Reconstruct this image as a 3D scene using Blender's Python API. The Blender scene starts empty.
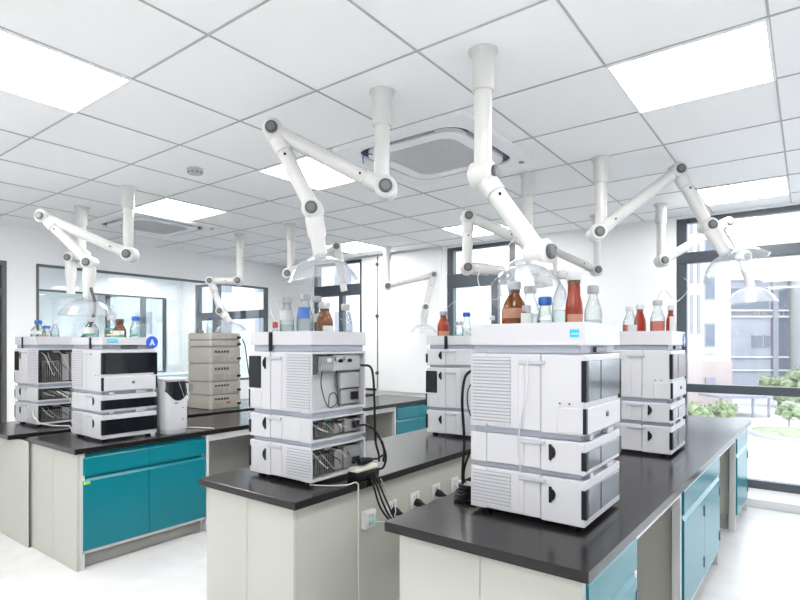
import bpy, bmesh, math, random
from mathutils import Vector, Matrix
random.seed(7)
SC = bpy.context.scene
COL = SC.collection
PI = math.pi

# ------------------------------------------------------------------ camera, world, exposure
cam_data = bpy.data.cameras.new('camera')
cam = bpy.data.objects.new('camera', cam_data)
COL.objects.link(cam)
cam.location = (0, 0, 1.44)
cam.rotation_euler = (PI / 2, 0, math.radians(36.9) - PI / 2)
cam_data.sensor_width = 36.0
cam_data.lens = 24.47
cam_data.shift_y = 0.0554
cam_data.clip_start = 0.02
SC.camera = cam

world = bpy.data.worlds.new('overcast_sky')
SC.world = world
world.use_nodes = True
bg = world.node_tree.nodes['Background']
bg.inputs['Color'].default_value = (0.88, 0.94, 1.0, 1)
bg.inputs['Strength'].default_value = 2.4
LAMP = 14.0                    # radiance of the ceiling panels
SC.view_settings.view_transform = 'Standard'
SC.view_settings.look = 'None'
SC.view_settings.exposure = 0.9
SC.view_settings.gamma = 1.0
SC.view_settings.use_curve_mapping = False
SC.cycles.max_bounces = 10
SC.cycles.transparent_max_bounces = 24
SC.cycles.diffuse_bounces = 5
SC.cycles.use_denoising = True

def portal(name, loc, rot, sx, sy):
    l = bpy.data.lights.new(name, 'AREA'); l.shape = 'RECTANGLE'; l.size = sx; l.size_y = sy
    l.cycles.is_portal = True
    o = bpy.data.objects.new(name, l); COL.objects.link(o); o.location = loc; o.rotation_euler = rot

# ------------------------------------------------------------------ materials
def mat(name, col, rough=0.5, metal=0.0, spec=0.5, bump=0.0, bscale=200.0, coat=0.0, var=0.0):
    m = bpy.data.materials.new(name); m.use_nodes = True
    nt = m.node_tree; b = nt.nodes['Principled BSDF']
    b.inputs['Base Color'].default_value = (*col, 1)
    b.inputs['Roughness'].default_value = rough
    b.inputs['Metallic'].default_value = metal
    b.inputs['Specular IOR Level'].default_value = spec
    if coat: b.inputs['Coat Weight'].default_value = coat; b.inputs['Coat Roughness'].default_value = 0.08
    if bump or var:
        tc = nt.nodes.new('ShaderNodeTexCoord'); n = nt.nodes.new('ShaderNodeTexNoise')
        n.inputs['Scale'].default_value = bscale; n.inputs['Detail'].default_value = 3
        nt.links.new(tc.outputs['Object'], n.inputs['Vector'])
        if bump:
            bp = nt.nodes.new('ShaderNodeBump'); bp.inputs['Strength'].default_value = bump; bp.inputs['Distance'].default_value = 0.002
            nt.links.new(n.outputs['Fac'], bp.inputs['Height']); nt.links.new(bp.outputs['Normal'], b.inputs['Normal'])
        if var:
            r = nt.nodes.new('ShaderNodeValToRGB')
            r.color_ramp.elements[0].position = 0.3; r.color_ramp.elements[1].position = 0.7
            r.color_ramp.elements[0].color = (*[c * (1 - var) for c in col], 1)
            r.color_ramp.elements[1].color = (*[min(1, c * (1 + var)) for c in col], 1)
            nt.links.new(n.outputs['Fac'], r.inputs['Fac']); nt.links.new(r.outputs['Color'], b.inputs['Base Color'])
    return m

def clear_mat(name, tint, edge, ior=1.45, diffuse=0.0, dcol=(1, 1, 1), rough=0.03, power=2.5):
    """thin clear wall: tinted see-through, darker towards the silhouette as glass is, with a fresnel gloss"""
    m = bpy.data.materials.new(name); m.use_nodes = True
    nt = m.node_tree; nt.nodes.clear()
    out = nt.nodes.new('ShaderNodeOutputMaterial')
    tr = nt.nodes.new('ShaderNodeBsdfTransparent')
    lw = nt.nodes.new('ShaderNodeLayerWeight'); lw.inputs['Blend'].default_value = 0.5
    mixc = nt.nodes.new('ShaderNodeMixRGB')
    mixc.inputs['Color1'].default_value = (*tint, 1); mixc.inputs['Color2'].default_value = (*edge, 1)
    p3 = nt.nodes.new('ShaderNodeMath'); p3.operation = 'POWER'; p3.inputs[1].default_value = power
    nt.links.new(lw.outputs['Facing'], p3.inputs[0]); nt.links.new(p3.outputs[0], mixc.inputs['Fac']); nt.links.new(mixc.outputs['Color'], tr.inputs['Color'])
    base = tr.outputs[0]
    if diffuse:
        d = nt.nodes.new('ShaderNodeBsdfDiffuse'); d.inputs['Color'].default_value = (*dcol, 1)
        mx = nt.nodes.new('ShaderNodeMixShader'); mx.inputs[0].default_value = diffuse
        nt.links.new(base, mx.inputs[1]); nt.links.new(d.outputs[0], mx.inputs[2]); base = mx.outputs[0]
    gl = nt.nodes.new('ShaderNodeBsdfGlossy'); gl.inputs['Roughness'].default_value = rough
    pw = nt.nodes.new('ShaderNodeMath'); pw.operation = 'POWER'; pw.inputs[1].default_value = 4.0
    lf = nt.nodes.new('ShaderNodeLayerWeight'); lf.inputs['Blend'].default_value = 0.5
    fr = nt.nodes.new('ShaderNodeMath'); fr.operation = 'MULTIPLY_ADD'; fr.inputs[1].default_value = 0.55; fr.inputs[2].default_value = ((ior-1)/(ior+1))**2
    nt.links.new(lf.outputs['Facing'], pw.inputs[0]); nt.links.new(pw.outputs[0], fr.inputs[0])
    mx = nt.nodes.new('ShaderNodeMixShader')
    nt.links.new(fr.outputs[0], mx.inputs[0]); nt.links.new(base, mx.inputs[1]); nt.links.new(gl.outputs[0], mx.inputs[2])
    nt.links.new(mx.outputs[0], out.inputs['Surface'])
    return m

def emit_mat(name, col, s):
    m = bpy.data.materials.new(name); m.use_nodes = True
    nt = m.node_tree; nt.nodes.clear()
    out = nt.nodes.new('ShaderNodeOutputMaterial'); e = nt.nodes.new('ShaderNodeEmission')
    e.inputs['Color'].default_value = (*col, 1); e.inputs['Strength'].default_value = s
    nt.links.new(e.outputs[0], out.inputs['Surface'])
    return m

M = dict(
    wall=mat('wall_paint', (0.84, 0.855, 0.87), 0.7, bump=0.05, bscale=120),
    ceil=mat('ceiling_tile', (0.86, 0.875, 0.885), 0.8, bump=0.08, bscale=300),
    grid=mat('ceiling_grid_grey', (0.42, 0.43, 0.45), 0.5),
    floor=mat('floor_vinyl', (0.6, 0.595, 0.6), 0.3, var=0.06, bscale=6),
    frame=mat('dark_window_frame', (0.055, 0.068, 0.082), 0.35),
    iframe=mat('grey_partition_frame', (0.10, 0.105, 0.11), 0.4),
    sill=mat('white_sill', (0.6, 0.61, 0.63), 0.4),
    pane=clear_mat('window_glass', (0.97, 0.985, 0.99), (0.9, 0.93, 0.94), 1.45),
    ppane=clear_mat('partition_glass', (0.90, 0.925, 0.93), (0.82, 0.86, 0.88), 1.5, rough=0.01),
    door=mat('brown_door', (0.075, 0.06, 0.045), 0.4, var=0.25, bscale=14),
    case=mat('instrument_white', (0.46, 0.465, 0.49), 0.38),
    case2=mat('instrument_pale_grey', (0.37, 0.385, 0.43), 0.4),
    band=mat('plinth_grey_blue', (0.28, 0.3, 0.36), 0.4),
    vent=mat('vent_gap_grey', (0.30, 0.31, 0.34), 0.6),
    black=mat('black_plastic', (0.007, 0.008, 0.010), 0.4, spec=0.2),
    smoke=mat('smoked_window', (0.006, 0.0075, 0.011), 0.06, spec=0.4),
    smoke_glare=mat('smoked_window_glare', (0.11, 0.125, 0.145), 0.12, spec=0.4),  # same smoked glass, window reflection put into the base colour as grey
    tan=mat('older_beige_plastic', (0.36, 0.345, 0.31), 0.45),
    tanrear=mat('beige_rear_plate', (0.32, 0.305, 0.27), 0.45, var=0.1, bscale=40),
    tang=mat('beige_grey_vent', (0.24, 0.23, 0.21), 0.5),
    metal=mat('grey_metal', (0.24, 0.24, 0.235), 0.35, metal=0.7, var=0.2, bscale=30),
    dmetal=mat('dark_inner_metal', (0.06, 0.06, 0.06), 0.4, metal=0.4, var=0.35, bscale=25),
    lmetal=mat('pale_metal_sheet', (0.36, 0.36, 0.365), 0.35, metal=0.5),
    green=mat('green_connector', (0.03, 0.30, 0.15), 0.4),
    arm=mat('arm_white_plastic', (0.57, 0.575, 0.565), 0.3),
    knob=mat('joint_cap_grey', (0.06, 0.065, 0.075), 0.35),
    ring=mat('joint_ring_grey', (0.13, 0.14, 0.155), 0.4),
    hood=clear_mat('clear_hood_acrylic', (0.97, 0.975, 0.98), (0.72, 0.76, 0.8), 1.45, diffuse=0.10, dcol=(0.9, 0.92, 0.95)),
    tubing=clear_mat('clear_tubing', (0.85, 0.86, 0.88), (0.6, 0.62, 0.66), 1.4, diffuse=0.45, dcol=(0.85, 0.86, 0.88)),
    top=mat('black_worktop', (0.01, 0.0085, 0.009), 0.21, spec=0.36, bump=0.03, bscale=260, var=0.1),
    cream=mat('cream_panel', (0.42, 0.425, 0.385), 0.45),
    white=mat('white_laminate', (0.52, 0.53, 0.53), 0.4),
    kneegrey=mat('grey_beige_panel', (0.3, 0.3, 0.28), 0.5),
    teal=mat('teal_laminate', (0.0, 0.16, 0.205), 0.25, spec=0.4),
    hinge=mat('dark_hinge', (0.05, 0.06, 0.08), 0.4, metal=0.5),
    socket=mat('socket_white', (0.56, 0.57, 0.57), 0.35),
    aqua=mat('aqua_plug', (0.15, 0.55, 0.50), 0.4),
    cablew=mat('white_cable', (0.48, 0.48, 0.47), 0.45),
    cableg=mat('grey_cable', (0.05, 0.052, 0.055), 0.5),
    glass=clear_mat('bottle_glass', (0.91, 0.94, 0.94), (0.10, 0.14, 0.15), 1.5, power=1.9),
    liquid=clear_mat('clear_liquid', (0.86, 0.90, 0.90), (0.6, 0.66, 0.68), 1.2),
    pinkliq=clear_mat('pink_liquid', (0.85, 0.45, 0.40), (0.6, 0.2, 0.18), 1.2),
    amber=clear_mat('amber_glass', (0.42, 0.17, 0.035), (0.12, 0.04, 0.012), 1.5, diffuse=0.42, dcol=(0.20, 0.075, 0.02)),
    red=clear_mat('red_brown_glass', (0.55, 0.09, 0.035), (0.2, 0.02, 0.01), 1.5, diffuse=0.5, dcol=(0.36, 0.045, 0.02)),
    capw=mat('cap_white', (0.44, 0.45, 0.46), 0.45),
    capg=mat('cap_grey', (0.3, 0.31, 0.33), 0.45),
    capb=mat('cap_blue', (0.012, 0.09, 0.33), 0.4),
    capn=mat('cap_navy', (0.02, 0.03, 0.20), 0.4),
    capr=mat('cap_red', (0.45, 0.06, 0.05), 0.45),
    capd=mat('cap_brown', (0.07, 0.03, 0.02), 0.45),
    lab=mat('paper_label', (0.48, 0.5, 0.5), 0.6),
    labg=mat('green_label_edge', (0.06, 0.3, 0.17), 0.5),
    labgr=mat('grey_label', (0.45, 0.47, 0.47), 0.6),
    labb=mat('blue_label', (0.05, 0.13, 0.42), 0.5),
    labp=mat('pink_beige_label', (0.36, 0.18, 0.12), 0.6),
    labo=mat('orange_label', (0.80, 0.22, 0.08), 0.5),
    cyan=mat('cyan_sticker', (0.02, 0.36, 0.60), 0.5),
    blue=mat('blue_sticker', (0.03, 0.07, 0.50), 0.45),
    lblue=mat('pale_blue_mark', (0.35, 0.60, 0.85), 0.5),
    yellow=mat('yellow_tape', (0.78, 0.62, 0.12), 0.6),
    beige=mat('beige_adapter_top', (0.56, 0.54, 0.46), 0.5),
    acwhite=mat('air_unit_white', (0.80, 0.81, 0.83), 0.4),
    acgrille=mat('air_grille_grey', (0.30, 0.31, 0.32), 0.6),
    acline=mat('air_grille_bar', (0.62, 0.63, 0.64), 0.5),
    lamp=emit_mat('light_diffuser', (1.0, 0.985, 0.96), LAMP),
    facw=mat('pale_render_wall', (0.5, 0.5, 0.505), 0.8),
    facp=mat('pinkish_stone_base', (0.38, 0.32, 0.31), 0.8, var=0.08, bscale=0.6),
    facg=mat('grey_facade', (0.3, 0.31, 0.35), 0.7, var=0.1, bscale=0.25),
    facd=mat('facade_window_glass', (0.12, 0.14, 0.18), 0.2),
    facl=mat('facade_frame_grey', (0.24, 0.24, 0.275), 0.6),
    pave=mat('pale_paving', (0.42, 0.41, 0.415), 0.8, var=0.06, bscale=0.3),
    leaf=mat('leaf_green', (0.23, 0.28, 0.16), 0.7, var=0.45, bscale=2.5),
    bark=mat('bark', (0.15, 0.11, 0.08), 0.8),
    kerb=mat('kerb_stone', (0.36, 0.36, 0.36), 0.8),
)

# ------------------------------------------------------------------ mesh helpers
def NB(): return bmesh.new()

def _setmi(bm, n0, mi):
    if mi:
        bm.faces.ensure_lookup_table()
        for f in bm.faces[n0:]: f.material_index = mi

def box(bm, x0, x1, y0, y1, z0, z1, bev=0.0, mi=0, seg=1):
    n0 = len(bm.faces)
    t = bmesh.new()
    bmesh.ops.create_cube(t, size=1.0, matrix=Matrix.Translation(((x0+x1)/2, (y0+y1)/2, (z0+z1)/2)) @ Matrix.Diagonal((abs(x1-x0), abs(y1-y0), abs(z1-z0), 1)))
    if bev:
        bmesh.ops.bevel(t, geom=t.edges[:], offset=bev, segments=seg, affect='EDGES', profile=0.5)
    merge(bm, t, mi)

def merge(bm, t, mi=0):
    vm = [bm.verts.new(v.co) for v in t.verts]
    for v, nv in zip(t.verts, vm): v.index = nv.index
    t.verts.index_update()
    for f in t.faces:
        try:
            nf = bm.faces.new([vm[v.index] for v in f.verts]); nf.material_index = mi or f.material_index; nf.smooth = True
        except ValueError: pass
    t.free()

def frame_of(d):
    d = Vector(d).normalized()
    a = Vector((0, 0, 1)) if abs(d.z) < 0.9 else Vector((1, 0, 0))
    u = d.cross(a).normalized(); v = d.cross(u).normalized()
    return d, u, v

def lathe(bm, prof, p0=(0, 0, 0), axis=(0, 0, 1), seg=20, mi=0, closed=True):
    """prof: (radius, height along axis) pairs"""
    p0 = Vector(p0); d, u, v = frame_of(axis); n0 = len(bm.faces); rings = []
    for r, h in prof:
        if r < 1e-6: rings.append([bm.verts.new(p0 + d*h)])
        else: rings.append([bm.verts.new(p0 + d*h + (u*math.cos(2*PI*k/seg) - v*math.sin(2*PI*k/seg))*r) for k in range(seg)])
    for a, b in zip(rings, rings[1:]):
        for k in range(seg):
            j = (k+1) % seg
            if len(a) == 1 and len(b) == 1: continue
            if len(a) == 1: f = bm.faces.new((a[0], b[k], b[j]))
            elif len(b) == 1: f = bm.faces.new((a[k], a[j], b[0]))
            else: f = bm.faces.new((a[k], a[j], b[j], b[k]))
            f.smooth = True; f.material_index = mi
    if closed:
        for rg in (rings[0], rings[-1]):
            if len(rg) > 2:
                f = bm.faces.new(rg); f.material_index = mi; f.smooth = True

def cyl(bm, p0, p1, r0, r1=None, seg=18, mi=0, bev=0.0):
    p0 = Vector(p0); p1 = Vector(p1); r1 = r0 if r1 is None else r1; L = (p1-p0).length
    if bev: pr = [(r0-bev, 0), (r0, bev), (r1, L-bev), (r1-bev, L)]
    else: pr = [(r0, 0), (r1, L)]
    lathe(bm, pr, p0, p1-p0, seg, mi)

def sphere(bm, c, r, mi=0, seg=18, sz=1.0):
    pr = [(r*math.sin(PI*k/10) if 0 < k < 10 else 0, -r*sz*math.cos(PI*k/10)) for k in range(11)]
    lathe(bm, pr, c, (0, 0, 1), seg, mi)

def smooth_pts(pts, n=6):
    pts = [Vector(p) for p in pts]
    if len(pts) < 3: return pts
    P = [pts[0]*2-pts[1]] + pts + [pts[-1]*2-pts[-2]]; out = []
    for i in range(1, len(P)-2):
        a, b, c, d = P[i-1:i+3]
        for k in range(n):
            t = k/n
            out.append(0.5*((2*b) + (c-a)*t + (2*a-5*b+4*c-d)*t*t + (3*b-a-3*c+d)*t**3))
    out.append(pts[-1]); return out

def tube(bm, pts, r, seg=8, mi=0, smooth=True, n=6):
    pts = smooth_pts(pts, n) if smooth else [Vector(p) for p in pts]
    rings = []; up = None
    for i, p in enumerate(pts):
        d = (pts[min(i+1, len(pts)-1)] - pts[max(i-1, 0)]).normalized()
        if up is None: _, up, _ = frame_of(d)
        u = (up - d*up.dot(d)); u = u.normalized() if u.length > 1e-5 else frame_of(d)[1]
        v = d.cross(u); up = u
        rings.append([bm.verts.new(p + (u*math.cos(2*PI*k/seg) + v*math.sin(2*PI*k/seg))*r) for k in range(seg)])
    for a, b in zip(rings, rings[1:]):
        for k in range(seg):
            j = (k+1) % seg
            f = bm.faces.new((a[k], a[j], b[j], b[k])); f.smooth = True; f.material_index = mi
    for rg in (rings[0][::-1], rings[-1]):
        f = bm.faces.new(rg); f.material_index = mi

def prism(bm, poly, plane, a0, a1, mi=0):
    """poly (p, q) extruded along the third axis from a0 to a1; plane 'xz' -> along y, 'yz' -> along x, 'xy' -> along z"""
    def P(p, q, a):
        return {'xz': (p, a, q), 'yz': (a, p, q), 'xy': (p, q, a)}[plane]
    lo = [bm.verts.new(P(p, q, a0)) for p, q in poly]; hi = [bm.verts.new(P(p, q, a1)) for p, q in poly]
    n = len(poly); fs = [bm.faces.new(lo[::-1]), bm.faces.new(hi)]
    for k in range(n): fs.append(bm.faces.new((lo[k], lo[(k+1) % n], hi[(k+1) % n], hi[k])))
    for f in fs: f.material_index = mi

def origin_of(o):
    while o.parent: o = o.parent
    return o.location

def obj(name, bm, m, parent=None, label=None):
    """one mesh object; geometry is given in the same frame the thing's base is in"""
    bmesh.ops.recalc_face_normals(bm, faces=bm.faces[:])
    me = bpy.data.meshes.new(name)
    if parent is not None:
        off = origin_of(parent)
        bmesh.ops.translate(bm, verts=bm.verts[:], vec=(-off.x, -off.y, -off.z))
    bm.to_mesh(me); bm.free()
    for x in (m if isinstance(m, (list, tuple)) else [m]): me.materials.append(x)
    me.polygons.foreach_set('use_smooth', [True]*len(me.polygons))
    me.set_sharp_from_angle(angle=math.radians(35))
    o = bpy.data.objects.new(name, me); COL.objects.link(o)
    if parent is not None: o.parent = parent
    if label: o['label'] = label
    return o

def recentre(o, c):
    c = Vector(c)
    o.data.transform(Matrix.Translation(-c)); o.location = c
    return o

def tag(o, label, cat, group=None):
    o['label'] = label; o['category'] = cat
    if group: o['group'] = group
    return o

def thing(name, label, cat, loc=(0, 0, 0), group=None):
    o = bpy.data.objects.new(name, None); COL.objects.link(o)
    o.empty_display_size = 0.05; o.location = loc
    return tag(o, label, cat, group)

def struct(name, bm, m):
    o = obj(name, bm, m); o['kind'] = 'structure'; return o

def copy_tree(o, parent=None):
    c = o.copy(); COL.objects.link(c)
    if parent is not None: c.parent = parent
    for ch in list(o.children): copy_tree(ch, c)
    return c

def place(root, used, loc, rotz, label, group=None):
    r = copy_tree(root) if used else root
    r.location = loc; r.rotation_euler = (0, 0, rotz); r['label'] = label
    if group: r['group'] = group
    return r

# ------------------------------------------------------------------ the setting
CZ = 2.679            # ceiling height
XW, YW = 5.85, 6.65   # window wall, partition wall
XB, YB = -3.2, -3.6   # walls behind the camera

b = NB(); box(b, XB-0.2, XW+0.3, YB-0.2, 13.3, -0.12, 0.0); struct('floor', b, M['floor'])
b = NB(); box(b, XB-0.2, XW+0.3, YB-0.2, 13.3, CZ, CZ+0.12); struct('ceiling', b, M['ceil'])
b = NB()
x = 1.278 - 0.6*7
while x < XW: box(b, x-0.0045, x+0.0045, YB, YW, CZ-0.004, CZ+0.002); x += 0.6
y = 2.52 - 0.6*10
while y < YW: box(b, XB, XW, y-0.0045, y+0.0045, CZ-0.004, CZ+0.002); y += 0.6
struct('trim_1', b, M['grid'])

def wall_x(b, x0, x1, ya, yb, holes, z0=0.0, z1=CZ):
    """wall slab between x0 and x1 spanning ya..yb with rectangular holes (y0, y1, za, zb), sorted by y"""
    y = ya
    for h0, h1, za, zb in holes:
        if h0 > y: box(b, x0, x1, y, h0, z0, z1)
        if za > z0: box(b, x0, x1, h0, h1, z0, za)
        if zb < z1: box(b, x0, x1, h0, h1, zb, z1)
        y = h1
    if y < yb: box(b, x0, x1, y, yb, z0, z1)

def wall_y(b, y0, y1, xa, xb, holes, z0=0.0, z1=CZ):
    x = xa
    for h0, h1, za, zb in holes:
        if h0 > x: box(b, x, h0, y0, y1, z0, z1)
        if za > z0: box(b, h0, h1, y0, y1, z0, za)
        if zb < z1: box(b, h0, h1, y0, y1, zb, z1)
        x = h1
    if x < xb: box(b, x, xb, y0, y1, z0, z1)

WH = [(-2.4, 1.03, 0.12, 2.655), (2.72, 3.66, 0.95, 2.655), (5.05, 6.05, 0.95, 2.655), (6.95, 9.2, 0.4, 2.55), (9.95, 12.8, 0.4, 2.55)]
b = NB(); wall_x(b, XW, XW+0.22, YB-0.2, 13.3, WH); struct('wall_window', b, M['wall'])
PH = [(1.2, 2.06, 0.0, 2.30), (2.33, 5.47, 0.92, 2.31)]
b = NB(); wall_y(b, YW, YW+0.1, XB, XW, PH); struct('wall_left', b, M['wall'])
b = NB(); wall_y(b, 9.65, 9.75, XB, XW, [(2.33, 5.55, 0.92, 2.31)]); struct('wall_corridor', b, M['wall'])
b = NB(); box(b, XB, XW, 13.1, 13.3, 0, CZ); struct('wall_far', b, M['wall'])
b = NB(); box(b, XB-0.2, XB, YB-0.2, 13.3, 0, CZ); struct('wall_back', b, M['wall'])
b = NB(); box(b, XB, XW, YB-0.2, YB, 0, CZ); struct('wall_right', b, M['wall'])
b = NB(); box(b, XW-0.13, XW, -2.4, 1.12, 0, 0.075, 0.004); struct('trim_2', b, M['sill'])
b = NB(); prism(b, [(XW-0.125, 0.075), (XW+0.08, 0.16), (XW+0.08, 0.075)], 'xz', -2.4, 1.03); struct('trim_3', b, M['sill'])
b = NB()
box(b, XW-0.012, XW, 1.12, 5.0, 0, 0.09); box(b, XW-0.012, XW, 5.0, YW, 0, 0.09); struct('baseboard_window', b, M['iframe'])
b = NB(); box(b, 2.06, XW, YW-0.012, YW, 0, 0.09); struct('baseboard_left', b, M['iframe'])

# outside windows in the window wall
def window(n, y0, y1, z0, z1, bars_z, bars_y, t=0.07):
    """dark framed window; horizontal bars at bars_z (centre, height, y range), vertical ones at bars_y (centre, width, z range)"""
    b = NB(); xa, xb = XW+0.02, XW+0.10
    box(b, xa, xb, y0, y0+t, z0, z1, 0.004); box(b, xa, xb, y1-t, y1, z0, z1, 0.004)
    box(b, xa, xb, y0+t, y1-t, z0, z0+t, 0.004); box(b, xa, xb, y0+t, y1-t, z1-t*0.5, z1, 0.004)
    for zc, h, ya, yb in bars_z: box(b, xa-0.004, xb+0.004, ya, yb, zc-h/2, zc+h/2, 0.004)
    for yc, w_, za, zb in bars_y: box(b, xa, xb, yc-w_/2, yc+w_/2, za, zb, 0.004)
    o = struct('window_%d' % n, b, M['frame'])
    p = NB(); box(p, XW+0.052, XW+0.060, y0+0.01, y1-0.01, z0+0.01, z1-0.01)
    g = obj('pane', p, M['pane'], o)
    portal('daylight_portal', (XW+0.22, (y0+y1)/2, (z0+z1)/2), (0, PI/2, 0), z1-z0, y1-y0)
window(1, -2.4, 1.03, 0.12, 2.655, [(2.275, 0.105, -2.4, 1.03), (1.02, 0.078, -2.4, 1.03)], [(-0.35, 0.07, 0.12, 2.25)], 0.09)
window(2, 2.72, 3.66, 0.95, 2.655, [(2.235, 0.17, 2.72, 3.66)], [(3.0, 0.09, 0.95, 2.2)], 0.09)
window(3, 5.05, 6.05, 0.95, 2.655, [(2.235, 0.16, 5.05, 6.05)], [(5.5, 0.08, 0.95, 2.2)], 0.08)
window(4, 6.95, 9.2, 0.4, 2.55, [(1.95, 0.14, 6.95, 9.2)], [(8.6, 0.16, 0.4, 2.55)], 0.08)
window(5, 9.95, 12.8, 0.4, 2.55, [], [(11.2, 0.12, 0.4, 2.55)], 0.08)

# glazed partitions between this lab and the rooms beyond
def partition(n, x0, x1, yc, z0, z1, t):
    b = NB(); ya, yb = yc-0.03, yc+0.03
    box(b, x0, x0+t, ya, yb, z0, z1, 0.003); box(b, x1-t*1.8, x1, ya, yb, z0, z1, 0.003)
    box(b, x0, x1, ya, yb, z1-t, z1, 0.003); box(b, x0, x1, ya, yb, z0, z0+t, 0.003)
    o = struct('window_%d' % n, b, M['iframe'])
    p = NB(); box(p, x0+0.01, x1-0.01, yc-0.004, yc+0.004, z0+0.01, z1-0.01)
    obj('pane', p, M['ppane'], o)
partition(6, 2.33, 5.47, YW+0.02, 0.92, 2.31, 0.026)
partition(7, 2.33, 5.55, 9.70, 0.92, 2.31, 0.026)

b = NB(); box(b, 1.2, 2.02, YW+0.03, YW+0.08, 0.0, 2.26, 0.002)
d = struct('door_1', b, M['door'])
b = NB(); box(b, 1.2, 2.06, YW-0.01, YW+0.1, 2.26, 2.305, 0.002); box(b, 2.02, 2.06, YW-0.01, YW+0.1, 0, 2.26, 0.002)
f = obj('door_frame', b, M['iframe'], d)
b = NB(); box(b, 1.2, 2.02, YW+0.005, YW+0.03, 1.94, 2.02, 0.002); obj('door_rail', b, M['iframe'], d)
b = NB(); cyl(b, (1.93, YW+0.03, 1.02), (1.93, YW-0.03, 1.02), 0.011); cyl(b, (1.93, YW-0.03, 1.02), (1.81, YW-0.03, 1.02), 0.009); obj('door_handle', b, M['lmetal'], d)

# white cover panel on the window wall, its stud strip and dark foot rail
b = NB()
box(b, XW-0.035, XW-0.001, 4.76, 5.045, 0.80, 2.655, 0.004); box(b, XW-0.035, XW-0.001, 3.72, 4.745, 0.80, 2.655, 0.004)
wp = struct('trim_4', b, M['wall'])
b = NB(); cyl(b, (XW-0.04, 4.752, 0.82), (XW-0.04, 4.752, 2.65), 0.006, seg=8); obj('seam_rod', b, M['ring'], wp)
for z in (2.54, 1.83, 1.045):
    b = NB(); cyl(b, (XW-0.036, 4.752, z), (XW-0.06, 4.752, z), 0.026, seg=14, bev=0.004); obj('stud', b, M['knob'], wp)
b = NB(); box(b, XW-0.06, XW-0.036, 4.77, 5.04, 0.80, 0.83); obj('foot_rail', b, M['black'], wp)

# ------------------------------------------------------------------ ceiling lights, air units, detector
LG = 'square ceiling light panels'
lights = [((0.978, 2.82), 'square lit ceiling panel nearest the camera at the upper left'),
          ((2.778, 0.42), 'large square lit ceiling panel nearest the camera at the upper right'),
          ((2.778, 2.82), 'square lit ceiling panel partly behind the tilted arm over the middle bench'),
          ((2.778, 4.62), 'square lit ceiling panel in front of the far left air unit'),
          ((5.178, 0.42), 'square lit ceiling panel close to the big right window'),
          ((5.178, 2.82), 'square lit ceiling panel in front of the narrow middle window'),
          ((5.178, 4.62), 'square lit ceiling panel in front of the white wall panel'),
          ]
behind = [(0.978, 0.42), (-0.822, 0.42), (-0.822, 2.82), (0.978, 4.62), (-0.822, 4.62), (0.978, -1.98), (2.778, -1.98), (5.178, -1.98), (-0.822, -1.98), (-2.5, 0.42), (-2.5, 2.82)]  # unseen panels out of frame, added as fill light
rooms = [(1.0, 8.1), (3.4, 8.1), (3.4, 11.4), (1.0, 11.4), (4.9, 8.9), (4.9, 11.4)]  # later entries added to brighten the rooms beyond the glass
names = [(p, l) for p, l in lights]
names += [(p, l) for p, l in zip(behind, [
    'added ceiling fill panel right above the camera', 'added ceiling fill panel behind the camera', 'added ceiling fill panel to the left behind the camera',
    'added ceiling fill panel above the left bench ends, out of frame', 'added ceiling fill panel over the left rear corner, out of frame',
    'added ceiling fill panel right of the camera, out of frame', 'added ceiling fill panel over the right rear half, out of frame',
    'added ceiling fill panel by the right end of the big window, out of frame', 'added ceiling fill panel in the right rear corner, out of frame',
    'added ceiling fill panel near the rear wall, out of frame', 'added ceiling fill panel near the rear wall on the left, out of frame'])]
names += [(p, l) for p, l in zip(rooms, [
    'lit ceiling panel in the next room, left one', 'lit ceiling panel in the next room seen through the partition glass',
    'ceiling panel added to brighten the farthest room beyond two panes', 'ceiling panel added to brighten the farthest room, left one', 'ceiling panel added to brighten the next room near its window', 'ceiling panel added to brighten the farthest room near its window'])]
b = NB()
lt0 = thing('ceiling_light', names[0][1], 'ceiling light', (0, 0, 0), LG)
for s in (-1, 1):
    box(b, s*0.294-0.006, s*0.294+0.006, -0.30, 0.30, -0.012, -0.001); box(b, -0.288, 0.288, s*0.294-0.006, s*0.294+0.006, -0.012, -0.001)
obj('frame', b, M['acwhite'], lt0)
b = NB(); box(b, -0.287, 0.287, -0.287, 0.287, -0.009, -0.002); obj('diffuser', b, M['lamp'], lt0)
for i, ((x, y), lab) in enumerate(names): place(lt0, i > 0, (x, y, CZ), 0, lab, LG)

def rrect(hx, hy, r, n=8):
    out = []
    for cx, cy, a in ((hx-r, hy-r, 0), (-hx+r, hy-r, PI/2), (-hx+r, -hy+r, PI), (hx-r, -hy+r, 3*PI/2)):
        for k in range(n+1): out.append((cx+r*math.cos(a+PI/2*k/n), cy+r*math.sin(a+PI/2*k/n)))
    return out
def ring_prism(bm, outer, inner, z0, z1):
    n = len(outer)
    vs = [[bm.verts.new((p[0], p[1], z)) for p in poly] for poly in (outer, inner) for z in (z0, z1)]
    for k in range(n):
        j = (k+1) % n
        bm.faces.new((vs[0][k], vs[0][j], vs[2][j], vs[2][k])); bm.faces.new((vs[1][k], vs[3][k], vs[3][j], vs[1][j]))
        bm.faces.new((vs[0][k], vs[1][k], vs[1][j], vs[0][j])); bm.faces.new((vs[2][k], vs[2][j], vs[3][j], vs[3][k]))
ac = thing('air_conditioner', '', 'air conditioner', (0, 0, 0), 'ceiling air units')
b = NB(); ring_prism(b, rrect(0.475, 0.475, 0.02), rrect(0.385, 0.385, 0.13), -0.028, -0.001); obj('panel', b, M['acwhite'], ac)
b = NB(); ring_prism(b, rrect(0.39, 0.39, 0.13), rrect(0.345, 0.345, 0.11), -0.012, -0.002); obj('air_slot', b, M['black'], ac)
b = NB(); ring_prism(b, rrect(0.346, 0.346, 0.12), rrect(0.265, 0.265, 0.09), -0.036, -0.002); obj('cover', b, M['acwhite'], ac)
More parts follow.
